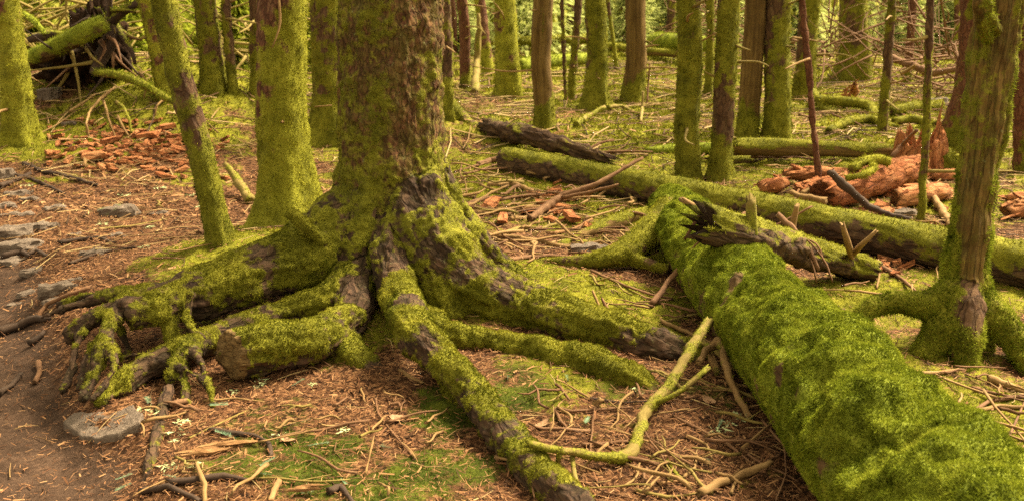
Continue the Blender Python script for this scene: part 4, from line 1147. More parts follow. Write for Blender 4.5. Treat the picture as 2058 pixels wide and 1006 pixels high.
b = G(1846, 346); sc = depth(b) / F
t = thing('rotten_stump', 'crumbling red-orange stump with a tall splinter, behind the lichen-grey pole', 'stump', b)
part('stump_wall', t, jag_stump(b - [0, 0, .05], 46 * sc, .46, 3), M['rot'])
for k in range(16):
    rq = np.random.RandomState(k + 60)
    a_ = rq.uniform(0, 6.28); h_ = rq.uniform(.22, .42) if k else .6
    o_2 = np.array([math.cos(a_) * 40 * sc, math.sin(a_) * 40 * sc, 0]) * rq.uniform(.5, 1.05) if k else np.array([.09, -.05, 0])
    w_ = rq.uniform(.014, .04)
    part('splinter', t, tube([b + o_2, b + o_2 * 1.04 + [0, 0, h_ * .6], b + o_2 * 1.06 + [rq.normal() * .02, 0, h_]], [w_, w_ * .8, w_ * .15], 5, .05, .35, 9, k, (0, .05), fine=.006, smooth=False), M['rot'])
g = blob(b + [.17, -.10, .07], (.10, .09, .13), 4, 20, .4)
g['A']['moss'] += .8
pt = part('moss_cushion', t, g, M['bark_g'])
f = fuzz(g, g['A']['moss'], 5000, .03, .01, 6)
tag(part('moss', pt, f, M['moss_o']), None, None, None, 'stuff')

def rotten(spec, label, seed, ns=18, jag=(.12, .12), rough=.3, moss=.0, name='rotten_log', cap=None):
    q = [P4(x) for x in spec]
    g = tube([p for p, r in q], [r for p, r in q], ns, .03, rough, 5, seed, jag, fine=.016)
    base = g['V'].mean(0)
    if moss:
        Nn = vnormals(g['V'], tris_of(g))
        g['A']['moss'] = np.clip(moss + .4 * Nn[:, 2] + .4 * fbm(g['V'] * 6, 2), 0, 1)
    t = thing(name, label, 'log' if 'log' in name else 'wood chunk', base, 'broken orange rotten wood')
    part('rotten_wood', t, g, M['rot'])
    rs = np.random.RandomState(seed + 70)
    pp_ = np.array([p for p, r in q]); rr_ = np.array([r for p, r in q]); ax_ = (pp_[-1] - pp_[0]); La = np.linalg.norm(ax_); ax_ = ax_ / La
    sd_ = np.cross(ax_, [0, 0, 1.]); sd_ /= np.linalg.norm(sd_); ud_ = np.cross(sd_, ax_)
    for j in range(int(10 + La * 22)):
        f_ = rs.rand(); c_ = pp_[0] + (pp_[-1] - pp_[0]) * f_; R_ = np.interp(f_, np.linspace(0, 1, len(rr_)), rr_)
        a_ = rs.uniform(-.5, 3.6); off = (sd_ * math.cos(a_) + ud_ * math.sin(a_)) * R_ * rs.uniform(.85, 1.12)
        L_ = rs.uniform(.06, .22); d_ = ax_ + rs.normal(size=3) * .22; d_ /= np.linalg.norm(d_)
        w_ = rs.uniform(.008, .022)
        part('splinter', t, tube([c_ + off - d_ * L_ * .5, c_ + off * 1.02, c_ + off + d_ * L_ * .5], [w_ * .4, w_, w_ * .3], 4, .05, .3, 9, seed * 40 + j, (.02, .03), smooth=False), M['rot'])
    if cap:
        for k, sp in enumerate(cap):
            q = [P4(x) for x in sp]
            g2 = tube([p for p, r in q], [r for p, r in q], 12, .03, .2, 5, seed + k, fine=.006)
            g2['A']['moss'] += .9
            pp = part('moss_cap', t, g2, M['bark_y'])
            f = fuzz(g2, g2['A']['moss'], 9000, .02, .007, seed + k)
            tag(part('moss', pp, f, M['moss_y']), None, None, None, 'stuff')
    return t

rotten([(1655, 392, 28, .10), (1720, 374, 32, .13), (1790, 352, 32, .15), (1846, 338, 26, .16)], 'orange rotten log with a curl of moss on top, in front of the stump', 31, 26, (.08, .06), .18,
       cap=[[(1712, 340, 8, .26), (1735, 325, 9, .30), (1765, 320, 10, .31), (1788, 326, 9, .29)], [(1700, 358, 6, .24), (1730, 352, 7, .26), (1755, 340, 7, .28), (1750, 326, 6, .29)]])
rotten([(1585, 352, 11, .08), (1640, 348, 13, .10), (1690, 348, 10, .10)], 'orange rotten chunk behind the thin red-brown pole', 32, 16, (.1, .1))
rotten([(1530, 378, 12, .05), (1560, 372, 16, .07), (1578, 368, 10, .06)], 'small dark-orange rotten chunk left of the thin red-brown pole', 33, 12, (.06, .06), name='rotten_chunk')
rotten([(1600, 384, 9, .04), (1635, 372, 12, .06), (1668, 362, 9, .06)], 'flaky orange chunk at the foot of the thin red-brown pole', 34, 12, (.08, .08), name='rotten_chunk')
rotten([(1800, 400, 20, .08), (1850, 392, 20, .10), (1900, 384, 15, .09)], 'orange rotten block right of the lichen-grey pole', 35, 16, (.05, .05), .25, name='rotten_chunk')
rotten([(1880, 360, 10, .05), (1905, 352, 12, .08), (1925, 350, 8, .05)], 'red-brown rotten lump between stump and arch-rooted right tree', 36, 12, (.05, .05), .3, name='rotten_chunk')
rotten([(2022, 425, 14, .07), (2060, 418, 18, .08), (2100, 415, 14, .08)], 'orange rotten piece at the right picture edge', 37, 12, (.05, .05), .3, name='rotten_chunk')
rotten([(2022, 400, 8, .05), (2060, 395, 9, .08), (2100, 395, 8, .08)], 'thin orange rotten strip at the right picture edge', 38, 10, (.05, .05), .3, name='rotten_chunk')
rotten([(1690, 205, 6, .1), (1715, 188, 9, .2), (1718, 170, 4, .35)], 'small red stump shard before the broad dark trunk', 39, 12, (.1, .15), .3, name='rotten_chunk')

# ------------------------------------------------------------------ branches and sticks lying about
def stick(pts, r, mat, label, name='fallen_stick', ns=7, moss=0., group=None, forks=(), jag=(.022, .022), rough=.26, cat='stick', step=.035):
    P, R = [], []
    d0 = depth(G(pts[0][0], pts[0][1]))
    n = len(pts)
    rr = r if isinstance(r, (list, tuple)) else [r * (1 - .35 * k / max(1, n - 1)) for k in range(n)]
    for (x, rp) in zip(pts, rr):
        if len(x) == 3 and x[2] >= 2: p = Yp(x[0], x[1], x[2])
        else: p = G(x[0], x[1], x[2] if len(x) == 3 else rp * d0 / F * .6 + .006)
        P.append(p); R.append(rp * depth(p) / F)
    TENSION[0] = .15
    g = tube(P, R, ns, min(step, .022) if step <= .035 else step, rough, 8, int(pts[0][0]), jag, fine=.0025, jit=.38)
    TENSION[0] = 1.0
    base = np.mean(P, 0)
    multi = moss or forks
    if moss: g['A']['moss'] = np.clip(moss + .35 * fbm(g['V'] * 12, 2), 0, 1)
    if not multi: return solo(name, g, M[mat], label, cat, group)
    t = thing(name, label, cat, base, group)
    part('stem', t, g, M[mat])
    gs = [g]
    for fp, fr in forks:
        q = [Yp(x[0], x[1], x[2]) if len(x) == 3 and x[2] >= 2 else G(x[0], x[1], x[2] if len(x) == 3 else .015) for x in fp]
        g2 = tube(q, [fr * depth(p) / F * (1 - .3 * k / len(q)) for k, p in enumerate(q)], max(5, ns - 1), step, rough, 8, int(fp[-1][0]), jag, fine=.0025, jit=.38)
        if moss: g2['A']['moss'] = np.clip(moss + .35 * fbm(g2['V'] * 12, 2), 0, 1)
        part('side_branch', t, g2, M[mat]); gs.append(g2)
    if moss:
        d = depth(base); L = max(.009, .0026 * d)
        mg = merge(gs)
        f = fuzz(mg, mg['A']['moss'], min(42000, .55 / (L * L * .33)), L, L * .33, int(pts[0][0]), hang=.1)
        if f is not None: tag(part('moss', t, f, M['moss_y']), None, None, None, 'stuff')
    return t

stick([(1426, 648, .20), (1376, 720, .13), (1330, 793, .07), (1300, 822, .04), (1288, 858, .03), (1270, 912, .02), (1246, 922, .02), (1188, 914, .05), (1115, 902, .10), (1062, 893, .12)], [10, 10.5, 10.5, 11, 11, 12, 11, 8.5, 8.5, 7], 'wood_moss',
      'zigzag mossy branch resting on the front root', 'mossy_branch', 12, .46, None, [([(1308, 814, .05), (1361, 789, .10), (1422, 740, .17)], 6.5), ([(1150, 908, .06), (1156, 955, .03), (1170, 1004, .01)], 5.5), ([(1126, 902, .1), (1120, 940, .03)], 6)])
stick([(1436, 690, .10), (1448, 682, .12), (1455, 715, .09), (1466, 760, .06), (1485, 800, .03), (1508, 838, .01)], [9, 10, 9, 8, 7.5, 7], 'wood_tan', 'kinked splintered stick beside the great mossy log', 'splintered_stick', 9, .28, None, [([(1442, 690, .1), (1420, 705, .09), (1405, 728, .08)], 8), ([(1430, 712, .07), (1440, 745, .03)], 8)])
stick([(1405, 680, .06), (1465, 726, .03), (1510, 770, .02), (1550, 813, .02)], 6, 'wood_moss', 'greenish stick lying under the kinked splintered one', ns=8, moss=.4)
stick([(1330, 645), (1365, 660), (1410, 680), (1450, 700)], 5, 'wood_tan', 'pale twisted stick behind the tip of the big right root')
stick([(1405, 990), (1440, 972), (1500, 950), (1549, 930, .04)], [8.5, 9, 8, 6.5], 'wood_tan', 'thick pale stick at the bottom, left of the great mossy log', ns=9)
stick([(1280, 985), (1340, 998), (1405, 990)], 3.5, 'wood_moss', 'thin greenish stem trailing from the thick pale stick')
stick([(1534, 846, .03), (1576, 896, .02), (1580, 950, .02), (1560, 1004, .02)], 2.6, 'wood_brown', 'thin twig curving along the great mossy log', step=.02)
stick([(1353, 835), (1407, 862), (1465, 893), (1511, 931)], 3.2, 'wood_brown', 'long straight brown twig right of the zigzag branch')
stick([(1188, 800), (1250, 808), (1315, 804), (1340, 795)], 2.8, 'wood_dark', 'thin dark twig crossing left of the zigzag branch')
stick([(1134, 768), (1160, 785), (1190, 802)], 2., 'wood_tan', 'thin bent twig below the lower right root')
stick([(1170, 893), (1210, 890), (1262, 886)], 4.5, 'wood_brown', 'short thick brown stick above the zigzag branch')
stick([(1345, 928), (1362, 955), (1385, 972)], 5, 'wood_moss', 'short green-mossed stick below the zigzag branch', moss=.6)
stick([(1383, 876), (1420, 893), (1432, 922)], 4, 'wood_tan', 'short bent pale stick left of the long straight twig')
stick([(1375, 960), (1395, 940), (1402, 915)], 4.5, 'wood_tan', 'small hooked pale stick near the bottom')
stick([(1325, 970), (1365, 965), (1398, 972)], 4, 'shard', 'flat pale wood splinter above the thick pale stick', ns=5)
stick([(1470, 990), (1476, 970), (1490, 950)], 4, 'wood_tan', 'short pale stick under the thick pale one')
stick([(1125, 820), (1150, 826), (1268, 818)], 4, 'wood_brown', 'straight brown stick on litter left of the zigzag branch')
stick([(1116, 822), (1126, 845), (1142, 862)], 4.5, 'wood_brown', 'short curved brown stick left of the straight brown one')
stick([(1175, 970), (1220, 990), (1290, 1004)], 3, 'wood_brown', 'thin brown twig slanting to the bottom edge')
stick([(1309, 612), (1348, 560, .10), (1379, 526, .2), (1420, 490, .3), (1438, 482, .36)], [6, 5.5, 5, 4, 3.5], 'wood_brown', 'dark forked stick leaning against the great mossy log', 'leaning_stick', 7, 0, None, [([(1379, 526, .2), (1392, 500, .28), (1418, 474, .36)], 3)])
stick([(1190, 545), (1260, 575), (1310, 592), (1350, 600)], 3.2, 'wood_brown', 'thin brown twig lying before the mossy log roots')
stick([(1190, 640, .02), (1205, 618, .05), (1192, 585, .10)], 4, 'wood_tan', 'short stick standing out of the moss cushion')
stick([(1225, 628), (1210, 600, .06)], 5, 'wood_brown', 'thick short stub standing out of the moss cushion')
stick([(1000, 525), (1060, 516), (1100, 514), (1170, 518)], 5, 'wood_brown', 'brown stick lying below the yellowish splintered log')
stick([(940, 428), (1000, 425), (1060, 418), (1100, 416), (1140, 392, .05)], 6, 'wood_tan', 'long pale stick crossing the twig heap')
stick([(1065, 440, .02), (1100, 415, .05), (1130, 395, .10), (1200, 370, .18), (1290, 318, .32)], [7, 8, 7, 5, 3], 'wood_brown', 'long reddish branch pointing up over the long thin trunk', 'fallen_branch', 8, 0, None, [([(1130, 397, .10), (1190, 385, .16), (1240, 372, .2)], 3.5), ([(1160, 388, .12), (1150, 372, .16), (1135, 378, .16)], 2)])
stick([(980, 372), (1040, 372), (1065, 382), (1092, 402)], 6, 'wood_tan', 'curved tan stick at the top of the twig heap')
stick([(935, 412), (975, 400), (1010, 398), (1060, 395), (1110, 388)], 5, 'wood_brown', 'straight brown stick across the upper twig heap')
stick([(920, 420), (950, 410), (985, 388), (1050, 360)], 3.5, 'wood_tan', 'thin stick slanting through the twig heap')
stick([(955, 468), (1000, 474), (1065, 482), (1090, 484)], 6, 'wood_tan', 'yellowish barkless stick at the lower twig heap')
stick([(1015, 468), (1045, 458), (1085, 460), (1120, 450)], 5, 'wood_moss', 'greenish stick in the lower twig heap')
stick([(990, 478), (1020, 490), (1050, 502)], 4, 'wood_tan', 'short slanting stick at the bottom of the twig heap')
stick([(965, 490), (1000, 482), (1030, 500)], 3.5, 'wood_tan', 'small forked-looking stick beside the dark spruce foot')
stick([(1030, 330, .02), (1036, 360), (1034, 408)], 1.8, 'wood_tan', 'thin upright twig in the twig heap')
stick([(925, 400), (940, 425), (960, 455)], 3, 'wood_tan', 'thin tan stick close to the dark spruce, in the twig heap')
stick([(1025, 440), (1060, 436), (1110, 432)], 4.5, 'wood_tan', 'short tan stick in the middle of the twig heap')
stick([(1100, 470), (1150, 462), (1190, 440, .05)], 4, 'shard', 'pale splinter beside the yellowish splintered log', ns=5)
stick([(915, 346), (960, 332), (1010, 320)], 3, 'wood_brown', 'thin stick left of the long thin trunk end')
stick([(1010, 318, .05), (985, 322, .04), (960, 330)], 6, 'wood_brown', 'thick stub at the end of the long thin trunk')
stick([(1520, 455, 5.0), (1560, 452, 4.95), (1600, 432, 4.95), (1630, 415, 4.95)], 3.4, 'wood_brown', 'twig lying over the ragged rotten log, tip up')
stick([(1565, 432, 4.9), (1600, 468, 4.8), (1625, 500, 4.7), (1645, 540, 4.65)], [6, 7, 5, 3], 'wood_brown', 'brown branch drooping over the ragged rotten log', 'drooping_branch', 7, 0, None, [([(1580, 455, 4.85), (1622, 482, 4.7), (1655, 520, 4.65), (1672, 562, 4.6)], 2.2), ([(1615, 490, 4.75), (1633, 530, 4.65), (1641, 565, 4.6)], 2), ([(1540, 456, 4.9), (1585, 470, 4.8), (1640, 490, 4.7), (1656, 528, 4.65)], 2)])
stick([(1588, 482, 4.95), (1596, 448, 4.92), (1602, 414, 4.9)], 7, 'wood_tan', 'stub pointing up from behind the ragged rotten log')
stick([(1652, 486), (1690, 505), (1740, 522), (1810, 530)], 5, 'wood_dark', 'dark stick under the long thin trunk')
stick([(1735, 500), (1790, 520), (1845, 530)], 5, 'wood_dark', 'grey-black split stick near the long thin trunk')
stick([(1740, 515), (1780, 540), (1815, 562), (1840, 584)], 5, 'wood_brown', 'straight reddish stick pointing at the arch-rooted right tree')
stick([(1764, 524, .10), (1768, 545, .06), (1762, 580, .0)], 3, 'wood_tan', 'small upright twig at the end of the ragged rotten log')
stick([(1668, 345, .35), (1700, 375, .25), (1745, 415, .12), (1790, 432, .06), (1830, 440)], [8, 8, 7, 6, 4], 'wood_dark', 'dark knobbly branch leaning on the orange rotten log', 'leaning_branch', 8, .12)
stick([(1855, 362, .15), (1875, 395, .06), (1898, 430, .03), (1916, 458, .02)], [6, 7, 7, 7], 'wood_tan', 'pale thick stick between lichen-grey pole and arch-rooted right tree', ns=8)
stick([(1792, 316, .2), (1815, 290, .3), (1842, 262, .5)], 5, 'wood_brown', 'reddish splint leaning against the rotten stump')
stick([(1660, 405, .10), (1610, 395, .12), (1590, 386, .12)], 8, 'wood_tan', 'weathered flat stick behind the long thin trunk', ns=6)
stick([(1610, 390, .08), (1635, 378, .12), (1650, 366, .16)], 6, 'wood_tan', 'short pale stick at the foot of the thin red-brown pole')
stick([(1790, 115, 13.), (1840, 135, 12.6), (1875, 148, 12.4), (1920, 140, 12.2)], [7, 7, 7, 5], 'wood_brown', 'grey fallen branch before the branch tangle', 'fallen_branch', 8, .1)
stick([(1812, 150, 12.), (1828, 140, 11.9), (1840, 131, 11.8)], 4, 'wood_tan', 'pale broken stick end before the branch tangle')
stick([(1158, 248, .05), (1185, 232, .08), (1215, 215, .15)], 6, 'wood_moss', 'mossy stick propped at the wide green foot', moss=.6)
stick([(1222, 215, .1), (1250, 213, .08), (1275, 226, .03)], 4, 'wood_moss', 'arched mossy stick right of the wide green foot', moss=.4)
stick([(1548, 70, .8), (1541, 88, .4), (1536, 102, .1)], [1.5, 3.5, 5], 'wood_tan', 'pale splintered spike behind the dark mossy trunk')
stick([(955, 188, .02), (958, 120, 15.5), (963, 60, 15.5), (962, 28, 15.5)], [9, 6, 6, 2], 'wood_moss', 'broken grey snag left of the broad mossy trunk', 'broken_snag', 8, .35, cat='snag', step=.1)
stick([(1300, 208), (1303, 165, 13.5), (1306, 128, 13.5)], 2.4, 'wood_brown', 'thin dead stem beside the barkless tan trunk', 'dead_sapling', 6, step=.1)
stick([(1288, 246), (1291, 215, 12.2), (1293, 185, 12.2)], 3.4, 'wood_moss', 'short mossy stem before the barkless tan trunk', 'dead_sapling', 6, step=.1)
# back left twigs on the mound
for pts, r, mt, lb in [([(230, 176, .1), (200, 200, .16), (180, 225, .2), (173, 250, .14), (179, 277, .02)], 3, 'wood_tan', 'pale bow-shaped twig on the left mound'),
                       ([(206, 197, .08), (214, 222, .16), (222, 250, .12), (235, 283, .02)], 2.6, 'wood_tan', 'pale twig slanting down the left mound'),
                       ([(230, 203, .08), (248, 216, .14), (258, 236, .14), (265, 268, .02)], 4, 'wood_moss', 'mossy bent twig on the left mound'),
                       ([(237, 232, .08), (244, 250, .1), (258, 272, .02)], 2.8, 'wood_tan', 'short pale twig by the orange chips'),
                       ([(280, 146, .2), (292, 160, .2), (295, 175, .16), (289, 198, .02)], 2.8, 'wood_tan', 'hooked pale twig below the uprooted roots'),
                       ([(328, 202, .1), (316, 212, .1), (311, 232, .02)], 2.4, 'wood_tan', 'small hooked twig near the left-leaning trunk'),
                       ([(140, 225, .05), (170, 205, .1), (190, 190, .12)], 3, 'wood_tan', 'straight pale twig under the uprooted tree'),
                       ([(53, 150, .4), (70, 160, .4), (88, 171, .3)], 2., 'wood_tan', 'thin light twig beside the left edge trunk')]:
    stick(pts, r, mt, lb, 'fallen_twig', 6, .55 if mt == 'wood_moss' else 0, cat='twig')
stick([(505, 405, .02), (485, 375, .08), (468, 350, .15), (452, 330, .22)], [10, 9, 8, 5], 'wood_moss', 'leaning mossy stump-like stick beside the slender leaning trunk', 'broken_stick', 9, .4)
stick([(400, 470), (412, 455, .04), (425, 452, .03)], 7, 'wood_brown', 'dark root stub next to the slender leaning trunk')
stick([(0, 668), (40, 652), (70, 640), (98, 640)], [9, 9, 8, 5], 'wood_dark', 'dark root crossing the muddy path edge', 'surface_root', 8, cat='root')
stick([(72, 640, .02), (95, 612, .03), (140, 590, .03), (182, 576, .03)], 5, 'wood_brown', 'brown root running from path to the big left root', 'surface_root', 8, cat='root')
stick([(78, 728), (80, 745), (70, 768)], 7, 'wood_brown', 'short smooth root stub in the path mud', 'surface_root', 8, cat='root')
stick([(0, 790), (20, 775), (42, 752)], 6, 'wood_dark', 'dark root end in the path at the left edge', 'surface_root', 8, cat='root')
stick([(60, 690), (75, 680), (88, 668)], 7, 'wood_dark', 'dark root knob at the path edge', 'surface_root', 8, cat='root')
stick([(338, 780, .02), (326, 830, .0), (316, 880, -.005), (301, 935, .0), (298, 960, -.012), (286, 990, -.02)], [11, 13, 13, 12, 11, 8], 'bark_root', 'brown root running down past the flat stone', 'surface_root', 14, .30, cat='root', rough=.2)
stick([(345, 815, .02), (375, 805, .02), (385, 812, .0)], 8, 'wood_brown', 'short brown root under the left root tangle', 'surface_root', 8, .25, cat='root')
stick([(340, 968), (400, 962), (450, 955), (505, 965)], [6, 8, 8, 5], 'wood_dark', 'dark charred-looking stick at the bottom left', ns=8)
stick([(285, 985), (340, 975), (370, 990), (400, 1006)], 7, 'wood_dark', 'dark stick curving to the bottom edge', ns=8)
stick([(393, 928, .02), (405, 955, .03), (411, 975, .03), (411, 1010)], [3, 4.5, 5.5, 5], 'wood_tan', 'thin pale stick lying over the charred-looking one')
stick([(425, 862), (470, 870), (510, 872), (540, 890), (545, 915)], 6, 'wood_dark', 'dark bent stick behind the split wood shard')
stick([(735, 950, .01), (742, 920, .03), (751, 878, .05)], 2.6, 'wood_tan', 'pale straw-like stick sticking up in the litter')
stick([(660, 985), (685, 975), (710, 1010)], 8, 'wood_dark', 'dark stick at the bottom, right of the split wood', ns=8)
stick([(545, 1010), (550, 985), (562, 965)], 8, 'shard', 'upright wood splinter at the bottom edge', ns=5)
stick([(415, 805), (470, 800), (530, 806)], 3, 'wood_tan', 'thin pale twig below the left root tangle')
stick([(755, 800), (760, 830), (790, 870), (830, 915)], 2.4, 'wood_brown', 'reddish thin twig bending through the litter')
stick([(810, 890), (825, 905), (833, 918)], 3.5, 'wood_tan', 'short pale twig by the reddish thin one')
stick([(805, 745), (830, 760), (850, 768)], 5, 'wood_tan', 'stub of a stick under the front root')
stick([(380, 880), (440, 850), (495, 825)], 2.2, 'wood_moss', 'thin greenish twig left of the split wood shard')
stick([(25, 350), (60, 358), (100, 375), (130, 390)], 4, 'wood_dark', 'dark root line among the path stones', 'surface_root', 7, cat='root')
stick([(50, 330), (90, 345), (140, 355), (195, 372)], 5, 'wood_dark', 'long dark root above the path stones', 'surface_root', 7, cat='root')
stick([(0, 375), (30, 362), (60, 350)], 6, 'wood_dark', 'dark root at the left edge among stones', 'surface_root', 7, cat='root')
stick([(120, 488), (160, 480), (200, 478), (230, 488)], 5, 'wood_dark', 'dark root bow right of the long flat path stone', 'surface_root', 7, cat='root')
stick([(140, 530), (200, 508), (275, 496)], 3.5, 'wood_dark', 'thin dark root near the small mossy path stone', 'surface_root', 7, cat='root')
stick([(5, 515), (45, 505), (60, 515)], 6, 'wood_dark', 'dark root loop below the long flat path stone', 'surface_root', 7, cat='root')
stick([(55, 512), (75, 503), (95, 515)], 5, 'wood_dark', 'second dark root loop below the long flat path stone', 'surface_root', 7, cat='root')
stick([(200, 460), (260, 455), (322, 443)], 2.6, 'wood_moss', 'lichen-grey twig below the upright grey stone')
stick([(170, 310, .03), (171, 325, .02), (171, 336, .0)], 4, 'wood_tan', 'upright pale splint at the front of the chips')
stick([(1900, 880), (1960, 872), (2058, 868)], 4, 'wood_tan', 'pale stick on the ground right of the great log')
stick([(1930, 850), (1960, 825), (2010, 815), (2070, 818)], 6, 'wood_tan', 'thick pale stick below the arch-rooted right tree', ns=8)
stick([(1940, 835), (1990, 805), (2060, 792)], 5, 'wood_brown', 'brown stick slanting below the arch-rooted right tree')
stick([(1960, 780), (2010, 792), (2070, 800)], 4, 'wood_brown', 'thin brown stick at the foot of the front right root')
stick([(1840, 750), (1890, 748), (1925, 742)], 4.5, 'wood_tan', 'short pale stick between great log and arch-rooted right tree')
stick([(1745, 668), (1775, 690), (1800, 700)], 5, 'wood_tan', 'tan stick under the arched root')
stick([(1990, 760, .02), (2020, 772), (2070, 790)], 9, 'wood_tan', 'grey thick stick end behind the front right root', ns=8)
stick([(2020, 890), (2040, 850), (2062, 800)], 3, 'wood_brown', 'thin brown stem at the right edge below the roots')

# split wood shards
def shard(pts, r, label, seed):
    q = np.array([G(x, y, .015) for x, y in pts]); k = depth(q[0]) / F
    rs = np.random.RandomState(seed)
    t = thing('wood_shard', label, 'wood', q.mean(0))
    ax_ = q[-1] - q[0]; sd = np.cross(ax_, [0, 0, 1.]); sd /= np.linalg.norm(sd)
    for j in range(7):
        a, b = sorted(rs.uniform(0, 1, 2)); a, b = min(a, .4) * .8, max(b, .65)
        off = sd * rs.uniform(-.8, .8) * max(r) * k + np.array([0, 0, rs.uniform(-.006, .014)])
        w = max(r) * k * rs.uniform(.28, .5)
        g = tube([q[0] + ax_ * a + off, q[0] + ax_ * (a + b) / 2 + off * 1.1, q[0] + ax_ * b + off * .8], [w * .25, w, w * .2], 5, .02, .35, 12, seed * 10 + j, (.03, .04), fine=.004, jit=.3, smooth=False)
        part('splinter', t, g, M['shard'])
    return t
shard([(348, 913), (400, 906), (460, 900), (520, 890)], [5, 15, 17, 6], 'split reddish wood shard lying left of centre bottom', 1)
shard([(568, 984), (610, 986), (668, 978)], [6, 9, 7], 'pale split wood piece at the bottom edge', 2)

# ------------------------------------------------------------------ stones
s_ = NT('stone')
q1 = s_.noise(s_.pos(), 7., 5, .6); q2 = s_.noise(s_.pos(), 70., 4, .7)
sc_ = s_.ramp(s_.math('ADD', s_.math('MULTIPLY', q1, .6), s_.math('MULTIPLY', q2, .4)), ((.3, (.060, .041, .031)), (.5, (.135, .098, .075)), (.7, (.23, .175, .135))))
sm_ = s_.mapr(s_.math('ADD', s_.attr('moss'), s_.math('MULTIPLY', s_.math('SUBTRACT', s_.noise(s_.pos(), 20., 4, .7), .5), .8)), .42, .6)
M['stone'] = s_.done(s_.mix(sm_, sc_, (.10, .11, .035)), .85, s_.bump(s_.math('ADD', q1, q2), .9, .012), .3)

def stone(px, py, w, h, label, seed, moss=.1, flat=.5, tall=None):
    b = G(px, py + h * .35)
    s = depth(b) / F
    rx = w * .5 * s
    rz = (tall if tall else h * .55) * s
    g = blob((0, 0, 0), (1, 1, 1), seed, 30, .30, 1.3)
    V = g['V']
    V = np.clip(V, -.85, .85) if seed % 2 else np.sign(V) * np.abs(V) ** .85
    V[:, 2] = np.minimum(V[:, 2], .62 + .12 * V[:, 0])
    V = V * np.array([rx, max(rx * flat, rz * .8), rz]) * 1.12
    V += np.stack([fbm(V * 22 + 3 * q, 3) for q in range(3)], 1) * .010
    g['V'] = V * 1.1 + b - [0, 0, rz * .02]
    g['smooth'] = False
    N_ = vnormals(g['V'], g['Q'][:, [0, 1, 2]])
    g['A']['moss'] = np.clip(moss + .3 * fbm(g['V'] * 10, 2), 0, 1)
    return solo('stone', g, M['stone'], label, 'stone', None, None, b)
def slab(outline, label, th=.045, seed=1):
    P = np.array([G(x, y) for x, y in outline]); c = P.mean(0)
    pl = np.linalg.lstsq(np.c_[P[:, :2], np.ones(len(P))], P[:, 2], rcond=None)[0]
    m = len(P); k = np.linspace(0, m, 5 * m, endpoint=False)
    P = np.stack([np.interp(k, np.arange(m + 1), np.append(P[:, q], P[0, q])) for q in range(3)], 1)
    P[:, :2] += .008 * np.stack([pn(P * 24), pn(P * 24 + 5)], 1)
    rings, zs = [1.0, 1.0, .985, .95, .75, .55, .35, .15], [-.06, .006, .014, .017, .018, .019, .018, .018]
    V = []
    for f, z in zip(rings, zs):
        q = c + (P - c) * f; q[:, 2] = q[:, :2] @ pl[:2] + pl[2] + z + .008
        V.append(q)
    V = np.concatenate(V + [np.array([[c[0], c[1], c[:2] @ pl[:2] + pl[2] + .026]])])
    V[:, 2] += .007 * fbm(V * 9, 2) + .004 * (JT[voro(V * np.array([9, 9, 1.]))[2], 1] - .5)
    n = len(P); i = np.arange(len(rings) - 1)[:, None] * n; j = np.arange(n)[None]; j2 = (j + 1) % n
    Q = np.stack([i + j, i + j2, i + n + j2, i + n + j], -1).reshape(-1, 4)
    o = (len(rings) - 1) * n; jj = np.arange(n)
    T = np.stack([o + jj, o + (jj + 1) % n, np.full(n, len(V) - 1)], 1)
    return solo('stone', dict(V=V, Q=Q, T=T, A=dict(moss=np.zeros(len(V))), smooth=False), M['stone'], label, 'stone', None, None, c)
slab([(128, 862), (150, 845), (178, 835), (225, 828), (268, 829), (292, 846), (284, 862), (262, 872), (238, 884), (200, 892), (160, 884)][::-1], 'large flat pale stone at the path edge below the roots')
stone(240, 417, 72, 40, 'upright two-tone grey stone in the brown needles', 2, .35)
stone(40, 487, 92, 36, 'long flat path stone near the left edge', 3, .0, .5)
stone(18, 460, 80, 40, 'dark rounded path stone behind the long flat one', 4, .0)
stone(78, 450, 75, 26, 'low grey path stone right of the dark rounded one', 5, .05)
stone(118, 570, 66, 40, 'pale path stone above the big left root tip', 6, .0)
stone(5, 343, 50, 40, 'grey stone cut by the left edge below the mossy foot', 7, .15)
stone(38, 385, 50, 24, 'small grey stone behind the dark rounded one', 8, .1)
stone(60, 397, 40, 22, 'brown small stone among the dark roots', 9, .1)
stone(22, 428, 34, 14, 'thin bluish slab near the left edge', 10, .0)
stone(318, 426, 36, 12, 'thin dark slab right of the upright grey stone', 12, .0)
stone(190, 503, 62, 20, 'low stone with moss on its back in the path side', 13, .3)
stone(230, 470, 34, 14, 'small half-buried stone below the upright grey one', 14, .1)
stone(1183, 493, 70, 38, 'grey mossy stone right of the twig heap', 15, .25)
stone(1817, 424, 42, 34, 'purplish stone at the foot of the lichen-grey pole', 16, .0)
stone(98, 180, 44, 36, 'boulder in the dark hollow under the uprooted tree', 17, .3, .8)
stone(1880, 200, 40, 32, 'moss-capped grey boulder behind the rotten stump', 18, .35)
stone(68, 540, 50, 22, 'flat stone sunk in the path above the pale one', 19, .0)
stone(110, 600, 38, 22, 'small dark stone just below the pale path stone', 20, .0)
for px_, py_, w_, h_, lb_ in [(8, 410, 40, 20, 'brown stone at the left edge between dark roots'), (52, 428, 30, 14, 'small brown stone above the low grey path stone'), (110, 415, 40, 20, 'mossy stone lump behind the low grey path stone'),
                              (150, 470, 26, 10, 'chip of stone right of the low grey path stone'), (20, 520, 60, 16, 'sunken stone below the long flat path stone'), (150, 560, 24, 10, 'small chip of stone right of the pale path stone'),
                              (60, 585, 40, 14, 'flat grey stone left of the pale path stone'), (30, 610, 26, 10, 'little stone in the mud at the left edge')]:
    stone(px_, py_, w_, h_, lb_, 30 + w_, .1, .6)
stone(140, 245, 26, 16, 'small grey stone on the left mound', 21, .2)

